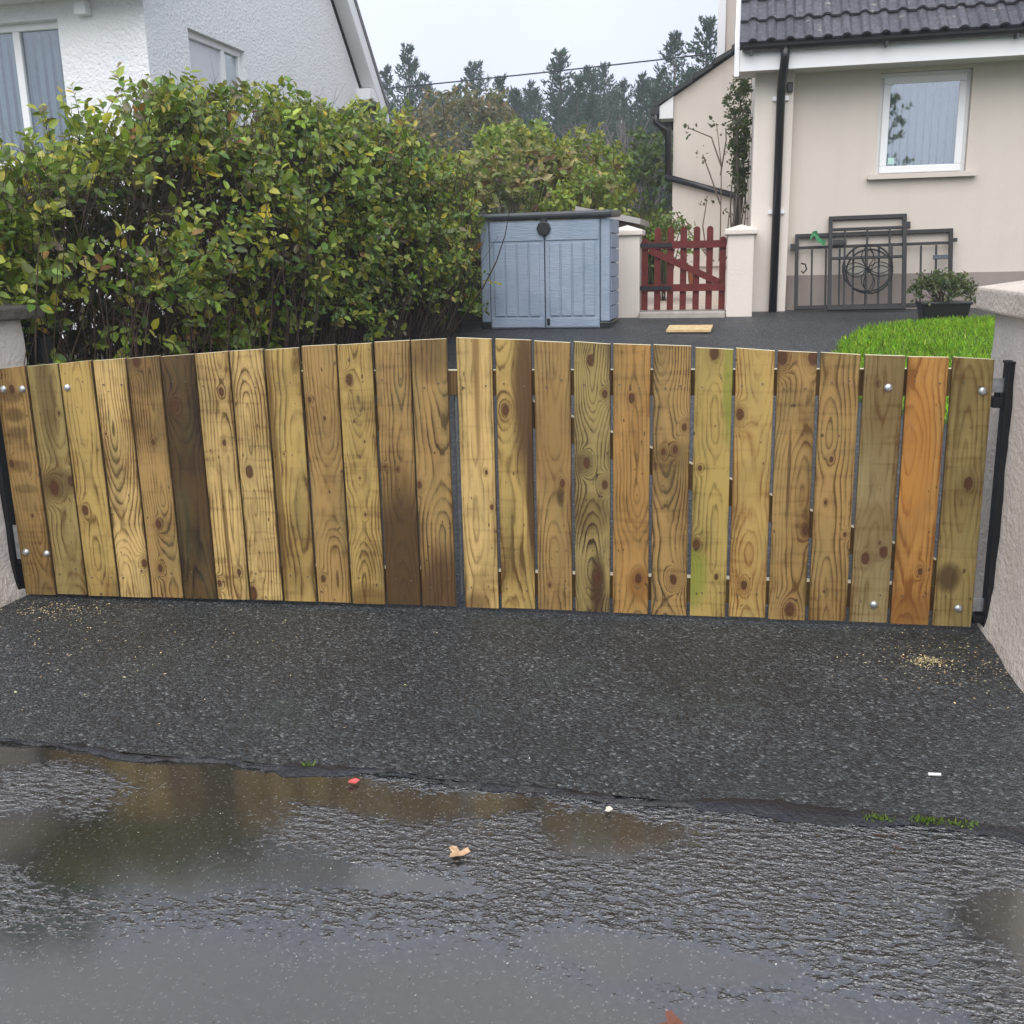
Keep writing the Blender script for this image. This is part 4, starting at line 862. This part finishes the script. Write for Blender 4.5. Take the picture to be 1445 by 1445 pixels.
# --- conifers of the plantation
CG = [(.020, .056, .038), (.032, .076, .052), (.050, .098, .064), (.024, .050, .040)]
M_trunk = simple('pine_bark', (.07, .05, .04), .9)
def conifer_mesh(seed, H=10.0, R=1.9):
    Ps = []; Ds = []; br = []
    z = .9
    while z < H-.15:
        f = (H-z)/H; nb = 7 if f > .3 else 5
        for k in range(nb):
            a = rng.uniform(0, 2*math.pi); ln = R*min(f**.85, .62+.2*f)*rng.uniform(.5, 1.15)+.10; up = .10+.55*(1-f)**1.5
            d = np.array([math.cos(a), math.sin(a), up]); d /= np.linalg.norm(d)
            b0 = np.array([0, 0, z+rng.uniform(-.12, .12)]); nc = max(3, int(ln*5))
            for s in np.linspace(.25, 1, nc):
                for _ in range(7):
                    Ps.append(b0+d*ln*s+np.array([0, 0, .10*s*s])+rng.normal(0, .13, 3)*(.25+.75*min(1, f*2.2))); e = d*.9+rng.normal(0, .55, 3)+np.array([0, 0, .5]); Ds.append(e)
            br.append(np.stack([b0, b0+d*ln*.5, b0+d*ln]))
        z += rng.uniform(.24, .36)
    for s in range(10): Ps.append(np.array([0, 0, H-.75+.05*s])); Ds.append(np.array([rng.normal(0, .4), rng.normal(0, .4), 1]))
    P = np.array(Ps); D = norm(np.array(Ds)); n = len(P)
    return leaf_mesh('crown', P, D, rnd_unit(n), rng.uniform(.16, .30, n), rng.uniform(.045, .09, n), pick(CG, [3, 3, 2, 2], n, .25)), np.array(br)
variants = []
for k in range(5):
    cm, br = conifer_mesh(k, 10, 2.7+.18*k); cm.materials.append(M_needle); variants.append(cm)
tk = MB().tube([(0, 0, -.2), (0, 0, 5), (0, 0, 9.7)], [.16, .10, .015], 7).mesh('trunk'); tk.materials.append(M_trunk)
TR = [(-15.66, 50, 11.3), (-18.78, 56, 11.51), (-16.92, 60, 10.85), (-13.46, 54, 11.28), (-11.12, 50, 9.73), (-11.34, 58, 10.7), (-8.35, 50, 10.67), (-7.81, 56, 10.95), (-7.84, 62, 12.16), (-5.85, 54, 9.86), (-4.57, 50, 9.49), (-4.57, 60, 10.99), (-2.85, 46, 10.4), (-1.44, 42, 10.12), (-.67, 48, 10.31), (-18.41, 62, 12.07), (-13.3, 50, 9.44), (-13.09, 62, 11.01), (-7.24, 48, 9.41), (-18.76, 52, 10.53), (-22.2, 58, 11.29)]
TR += [(-9.8, 47, 8.6), (-6.3, 46, 8.2), (-12.4, 46, 8.0), (-3.9, 47, 8.4), (-14.6, 47, 8.5), (-17.2, 49, 8.8), (-10.2, 53, 9.6), (-16.0, 55, 9.8), (-2.4, 52, 9.9), (.9, 46, 9.8), (-20.5, 50, 9.8), (-6.9, 60, 10.4), (-9.6, 63, 10.8), (2.6, 52, 10), (-24, 53, 10.5)]
dw = tag(empty('garden_wall', (-2.8, 10.2, .8)), 'dark low garden wall between the hedge end and the shed', 'wall')
M_dkwall = render_mat('dark_render', (.10, .095, .085), .4, 50, .3)  # much darker base colour than the other rendered walls
part(MB().box(-3.6, -2.2, 10.1, 10.3, .7, 1.40), 'wall_body', M_dkwall, dw); part(MB().box(-3.6, -2.2, 10.06, 10.34, 1.40, 1.46), 'coping', M_dkwall, dw)
bush('garden_shrub', 'low dull shrub at the foot of the hedge beside the shed', 'shrub', (-2.52, 9.15, .93, g(9.1)), (.20, .26, .22), 170, 6, .05, GREENS, GW, 'shrubs behind the shed', tl=.1, seed=15, stems=20, trunk=.006)
TR += [(-30+1.55*k+rng.uniform(-.5, .5), rng.uniform(63, 70), rng.uniform(10.0, 11.6)) for k in range(25)]
for i, (x, y, zt) in enumerate(TR):
    z = g(y); s = (zt-z)/10
    big = i in (12, 13)
    r = tag(empty('conifer_tree', (x, y, z), rng.uniform(0, 6)), 'dark blue green conifer in the misty plantation behind the gardens', 'tree', 'conifers of the plantation')
    lab2 = {0: 'tall misty conifer rising beside the white house bargeboard', 12: 'tall misty conifer towering over the lean-to roof with a ragged top', 13: 'broad misty conifer against the beige rear wing', 6: 'tall misty conifer with a tapering tip crossing the overhead wire'}.get(i)
    if lab2: r['label'] = lab2
    r.scale = (s*rng.uniform(.9, 1.15), s*rng.uniform(.9, 1.15), s)
    inst('crown', variants[i % 5], r)['kind'] = 'stuff'; inst('trunk', tk, r)
# undergrowth that closes the foot of the plantation
nu = 15000; P = np.stack([rng.uniform(-34, 12, nu), rng.uniform(52, 72, nu), 1+rng.uniform(0, 5.6, nu)], 1)
ug = foliage('woodland_undergrowth', (P, rnd_unit(nu), rnd_unit(nu), rng.uniform(.4, .8, nu), rng.uniform(.25, .45, nu), pick([(.02, .032, .02), (.035, .045, .026), (.05, .045, .03)], [3, 2, 1], nu)), M_needle, None)

# --- climbing plant on the house flank and the thin wall shrub
CP = tag(empty('climbing_plant', (.02, 13.0, g(13))), 'dense dark green climber on bare stems against the house flank', 'climber')
n = 260; zz = rng.uniform(2.15, 3.42, n); wd = np.interp(zz, [2.15, 2.5, 3.2, 3.42], [.10, .16, .26, .10])
P = np.stack([.07-rng.uniform(0, 1, n)**1.4*wd, 13+rng.normal(0, .22, n), zz], 1)-np.array(CP.location)
a, tw_ = sprigs(P, norm(rnd_unit(n)+np.array([-.7, -.4, 0])), 8, .11, .05, [(.03, .05, .018), (.045, .07, .025), (.06, .085, .03)], [3, 3, 2])
foliage('foliage', a, M_leaf, CP)
K = 16; s_ = np.linspace(0, 1, 9)[None, :]; x0 = rng.uniform(-.09, .04, K)
pth = np.stack([x0[:, None]+.04*np.sin(s_*7+rng.uniform(0, 6, K)[:, None])-.02, rng.normal(0, .1, K)[:, None]+0*s_, s_*2.2+0*x0[:, None]], 2)
strands('stems', pth, rng.uniform(.008, .018, K), simple('grey_stem', (.12, .10, .08), .9), CP, 5)
TS = tag(empty('wall_shrub', (-.26, 13.5, g(13.5))), 'spindly almost leafless shrub in front of the lean-to wall', 'shrub')
lines = [[(0, 0), (.02, .8), (.01, 1.6), (-.06, 2.1)], [(.01, 1.15), (-.12, 1.5), (-.22, 1.75)], [(.01, 1.6), (-.12, 1.95), (-.40, 2.07)], [(0, 1.5), (.06, 1.9), (.05, 2.05)], [(.0, .35), (-.3, .75), (-.52, 1.05)], [(0, .3), (.2, .7), (.28, 1.1)], [(0, .4), (-.2, .65), (-.34, .7)], [(0, .2), (.1, .7), (.12, 1.05)], [(-.1, .3), (-.2, .9), (-.16, 1.2)]]
m = MB(); tips = []
for ln in lines:
    pts_ = [Vector((a, rng.normal(0, .03), b)) for a, b in ln]; m.tube(pts_, [.011-.0022*i for i in range(len(pts_))], 5); tips.append(pts_[-1])
m.build('stems', simple('pale_stem', (.20, .15, .11), .9), TS)
P = np.repeat(np.array([list(t_) for t_ in tips]), 9, 0)+rng.normal(0, .05, (len(tips)*9, 3)); n = len(P)
foliage('leaves', (P, rnd_unit(n), rnd_unit(n), rng.uniform(.04, .07, n), rng.uniform(.025, .045, n), pick([(.06, .07, .03), (.10, .08, .05)], [2, 1], n)), M_leaf, TS)
bush('garden_plant', 'bright leafy plant showing above the red picket gate', 'plant', (-.88, 12.6, 1.4, g(12.6)), (.25, .25, .42), 110, 6, .06, [(.14, .22, .03), (.26, .32, .12), (.08, .14, .02)], [3, 2, 2], seed=11, stems=10, crownname='foliage')
# tall grass and the far brown fence
FN = tag(empty('timber_fence', (-2, 24, g(24))), 'reddish brown board fence far behind the red picket gate', 'fence')
for i in range(22):
    part(MB().box(-4.2+i*.16, -4.2+i*.16+.145, 24, 24.02, .9, 2.42+.03*math.sin(i)), 'board', simple('fence_stain', (.13, .055, .035), .8) if i == 0 else bpy.data.materials['fence_stain'], FN)
part(MB().box(-4.25, -.6, 24.021, 24.06, 2.1, 2.18), 'rail', bpy.data.materials['fence_stain'], FN)
n = 900; P = np.stack([rng.uniform(-2.1, -.9, n), rng.uniform(17.5, 19, n), np.full(n, g(18))], 1)
foliage('tall_grass', (P, norm(np.stack([rng.normal(0, .12, n), rng.normal(0, .12, n), np.ones(n)], 1)), norm(rng.normal(0, 1, (n, 3))*np.array([1, 1, .1])), rng.uniform(.6, 1.4, n), np.full(n, .03), pick([(.16, .20, .04), (.10, .15, .03), (.25, .22, .07)], [3, 3, 1], n)), M_grassblade, None)

# --- lawn
LP = [(.70, 7.3), (.70, 7.9), (.80, 8.5), (1.05, 9.05), (1.5, 9.4), (2.3, 9.65), (6, 9.8), (6, 6.3), (1.7, 6.3), (1.3, 6.45), (.95, 6.75), (.76, 7.0)]
bm = bmesh.new(); vs_ = [bm.verts.new((x, y, 0)) for x, y in LP]; fc = bm.faces.new(vs_)
for ycut in [4.6, 5, 5.4, 5.8, 6.2, 6.6, 7, 7.5, 8, 8.5, 8.9, 9.3, 9.6]:
    bmesh.ops.bisect_plane(bm, geom=bm.verts[:]+bm.edges[:]+bm.faces[:], plane_co=(0, ycut, 0), plane_no=(0, 1, 0))
for v in bm.verts: v.co.z = g(v.co.y)+.03
r_ = bmesh.ops.extrude_edge_only(bm, edges=[e for e in bm.edges if e.is_boundary])
for v in r_['geom']:
    if isinstance(v, bmesh.types.BMVert): v.co.z -= .06
me = bpy.data.meshes.new('lawn'); bm.to_mesh(me); bm.free(); me.materials.append(M_turf); o = bpy.data.objects.new('lawn', me); COL.objects.link(o); o['kind'] = 'structure'
def inpoly(x, y):
    c = np.zeros(len(x), bool); j = len(LP)-1
    for i in range(len(LP)):
        xi, yi = LP[i]; xj, yj = LP[j]
        c ^= ((yi > y) != (yj > y)) & (x < (xj-xi)*(y-yi)/(yj-yi+1e-12)+xi); j = i
    return c
n = 46000; x = rng.uniform(.68, 4.2, n); y = 4.4+5.4*rng.uniform(0, 1, n)**.75; k = inpoly(x, y); x = x[k]; y = y[k]; n = len(x)
P = np.stack([x, y, np.interp(y, GY, GZ)+.025], 1)
foliage('grass', (P, norm(np.stack([rng.normal(0, .6, n), rng.normal(0, .6, n), np.ones(n)], 1)), norm(rng.normal(0, 1, (n, 3))*np.array([1, 1, .2])), rng.uniform(.03, .075, n)*(1+.5*nz(P, 2.5)), rng.uniform(.005, .009, n), pick([(.22, .44, .018), (.31, .54, .03), (.14, .31, .012), (.46, .55, .09)], [4, 4, 3, .6], n, .2)), M_grassblade, None)
# --- planter
PL = tag(empty('planter', (1.76, 9.72, g(9.7))), 'black square planter with a low grey green bush by the lawn edge', 'planter')
m = MB(); zb = g(9.7); m.poly([(-.17,-.14,-.02),(.17,-.14,-.02),(.17,.14,-.02),(-.17,.14,-.02),(-.20,-.165,.17),(.20,-.165,.17),(.20,.165,.17),(-.20,.165,.17)], [(3,2,1,0),(4,5,6,7),(0,1,5,4),(1,2,6,5),(2,3,7,6),(3,0,4,7)]); m.build('tub', M_black, PL, bevel=.01)
m = MB(); m.box(-.21, .21, -.175, .175, .15, .175); m.build('rim', M_black, PL, bevel=.006)
PB = bush('potted_bush', 'low rounded grey green bush growing in the black planter', 'bush', (1.75, 9.72, 1.02, g(9.7)+.17), (.23, .2, .14), 420, 6, .035, [(.07, .10, .035), (.12, .15, .06), (.05, .07, .03)], [3, 2, 2], tl=.08, seed=12, stems=24, trunk=.006, crownname='foliage')

# ------------------------------------------------------------------ small litter on the road and apron
def flakes(name, lab, catg, c, r, n, size, cols, w, z=.006, pile=0, group=None):
    P = np.stack([rng.normal(c[0], r[0], n), rng.normal(c[1], r[1], n), np.full(n, z)], 1); d2 = ((P[:, 0]-c[0])/r[0])**2+((P[:, 1]-c[1])/r[1])**2
    P[:, 2] += pile*np.exp(-d2)*rng.uniform(0, 1, n)
    D = norm(rng.normal(0, 1, (n, 3))*np.array([1, 1, .15])); o = foliage(name, (P, D, norm(rng.normal(0, .3, (n, 3))+np.array([0, 0, 1])), size*rng.uniform(.5, 1.6, n), size*rng.uniform(.3, .8, n), pick(cols, w, n)), M_saw, None)
    tag(o, lab, catg, group); return o
t = NT('sawdust'); t.princ(t.n('Attribute', 0, props={'attribute_name': 'Col'}), .8); M_saw = t.m
SAW = [(.48, .38, .20), (.58, .48, .28), (.34, .25, .12)]
flakes('sawdust', 'heap of pale sawdust on the asphalt below the right hand hinge', 'sawdust', (.67, 3.49), (.028, .022), 300, .007, SAW, [3, 3, 1], pile=.014)
flakes('sawdust', 'scattered sawdust and shavings around the foot of the right hand pillar', 'sawdust', (.76, 3.52), (.17, .15), 420, .007, SAW, [3, 3, 1])
flakes('sawdust', 'sawdust and wood shavings at the foot of the left gate leaf under the hedge', 'sawdust', (-2.72, 3.52), (.14, .07), 260, .008, SAW, [3, 3, 1], pile=.006)
flakes('wood_chips', 'sparse pale wood chips strewn over the apron before the left gate leaf', 'chips', (-2.2, 3.25), (.5, .3), 160, .008, SAW, [3, 3, 1])
flakes('road_grit', 'tiny pale grit scattered across the wet road surface', 'grit', (-.5, 2.1), (1.0, .35), 420, .004, [(.5, .48, .44), (.35, .33, .3)], [1, 1], z=.004)
def litter(name, lab, catg, x, y, outline, mat, rz=0, z=.008, curl=.012):
    m = MB(); k = len(outline); m.poly([(a, b, curl*((a*a+b*b)**.5/.03)**2*(.4+.6*(i % 2))) for i, (a, b) in enumerate(outline)]+[(0, 0, 0)], [(i, (i+1) % k, k) for i in range(k)])
    o = m.build(name, mat, loc=(x, y, z)); o.rotation_euler = (0, 0, rz); md = o.modifiers.new('solid', 'SOLIDIFY'); md.thickness = .0012; return tag(o, lab, catg)
M_dead = simple('dead_leaf', (.50, .32, .18), .6, var=.25, scale=60)
lf = [(.030, -.012), (.026, .002), (.008, .004), (.004, .020), (-.006, .027), (-.016, .018), (-.010, .006), (-.018, -.004), (-.022, -.016), (-.008, -.022), (.012, -.018)]
litter('fallen_leaf', 'curled tan dead leaf lying on the wet road', 'leaf', -.61, 2.07, lf, M_dead, .5)
litter('fallen_leaf', 'reddish brown dead leaf on the road below the sky reflecting puddle', 'leaf', -.08, 1.60, lf, simple('red_leaf', (.17, .06, .035), .6, scale=60), 2.0)
litter('paper_scrap', 'tiny red and white scrap lying by the tar seam puddle', 'litter', -.975, 2.352, [(.016, .004), (.006, .014), (-.012, .010), (-.016, -.006), (.004, -.012)], simple('red_paper', (.62, .10, .09), .6), .4)
litter('paper_scrap', 'pale crumpled scrap on the road just below the tar seam', 'litter', -.28, 2.33, [(.014, .004), (.006, .01), (-.012, .008), (-.016, -.004), (.004, -.008)], simple('pale_paper', (.66, .60, .48), .6), 1.4)
o = MB().tube([(-.016, 0, .005), (.016, .003, .005)], .0042, 8).build('cigarette_end', simple('white_paper', (.78, .77, .74), .7), loc=(.55, 2.655, .006)); tag(o, 'small white cigarette end on the apron near the road', 'litter')
for x, y, r, nn_, lab in ((.49, 2.408, .022, 150, 'largest tuft of green moss growing in the tar seam'), (.37, 2.402, .018, 60, 'thin tuft of green moss beside the largest one in the tar seam'), (.57, 2.405, .02, 50, 'sparse moss at the right hand end of the tar seam'), (-1.13, 2.415, .012, 30, 'tiny green weed in the tar seam above the long puddle')):
    P = np.stack([rng.normal(x, r, nn_), rng.normal(y, .007, nn_), np.full(nn_, .010)], 1)
    o = foliage('moss_tuft', (P, norm(rng.normal(0, .6, (nn_, 3))+np.array([0, 0, 1])), rnd_unit(nn_), rng.uniform(.006, .015, nn_), rng.uniform(.003, .005, nn_), pick([(.13, .21, .03), (.08, .13, .02)], [2, 1], nn_)), M_grassblade, None)
    tag(o, lab, 'moss', 'moss in the tar seam'); o['kind'] = 'stuff'

# ------------------------------------------------------------------ overhead wire
s_ = np.linspace(0, 1, 24); m = MB().tube([(-40+55*s, 35, 6.75+1.75*s-.5*math.sin(math.pi*s)) for s in s_], .022, 6)
tag(m.build('overhead_wire', M_black), 'thin dark overhead wire crossing the sky above the conifers', 'wire')
# ------------------------------------------------------------------ misty air
hz = NT('haze_air'); v = hz.t.nodes.new('ShaderNodeVolumePrincipled'); v.inputs['Color'].default_value = (.90, .94, 1, 1); v.inputs['Density'].default_value = .0029; v.inputs['Anisotropy'].default_value = .1
hz.t.links.new(v.outputs[0], hz.out.inputs['Volume'])
ho = MB().box(-430, 430, -310, 910, -1.1, 14.5).build('haze', hz.m); ho['kind'] = 'stuff'
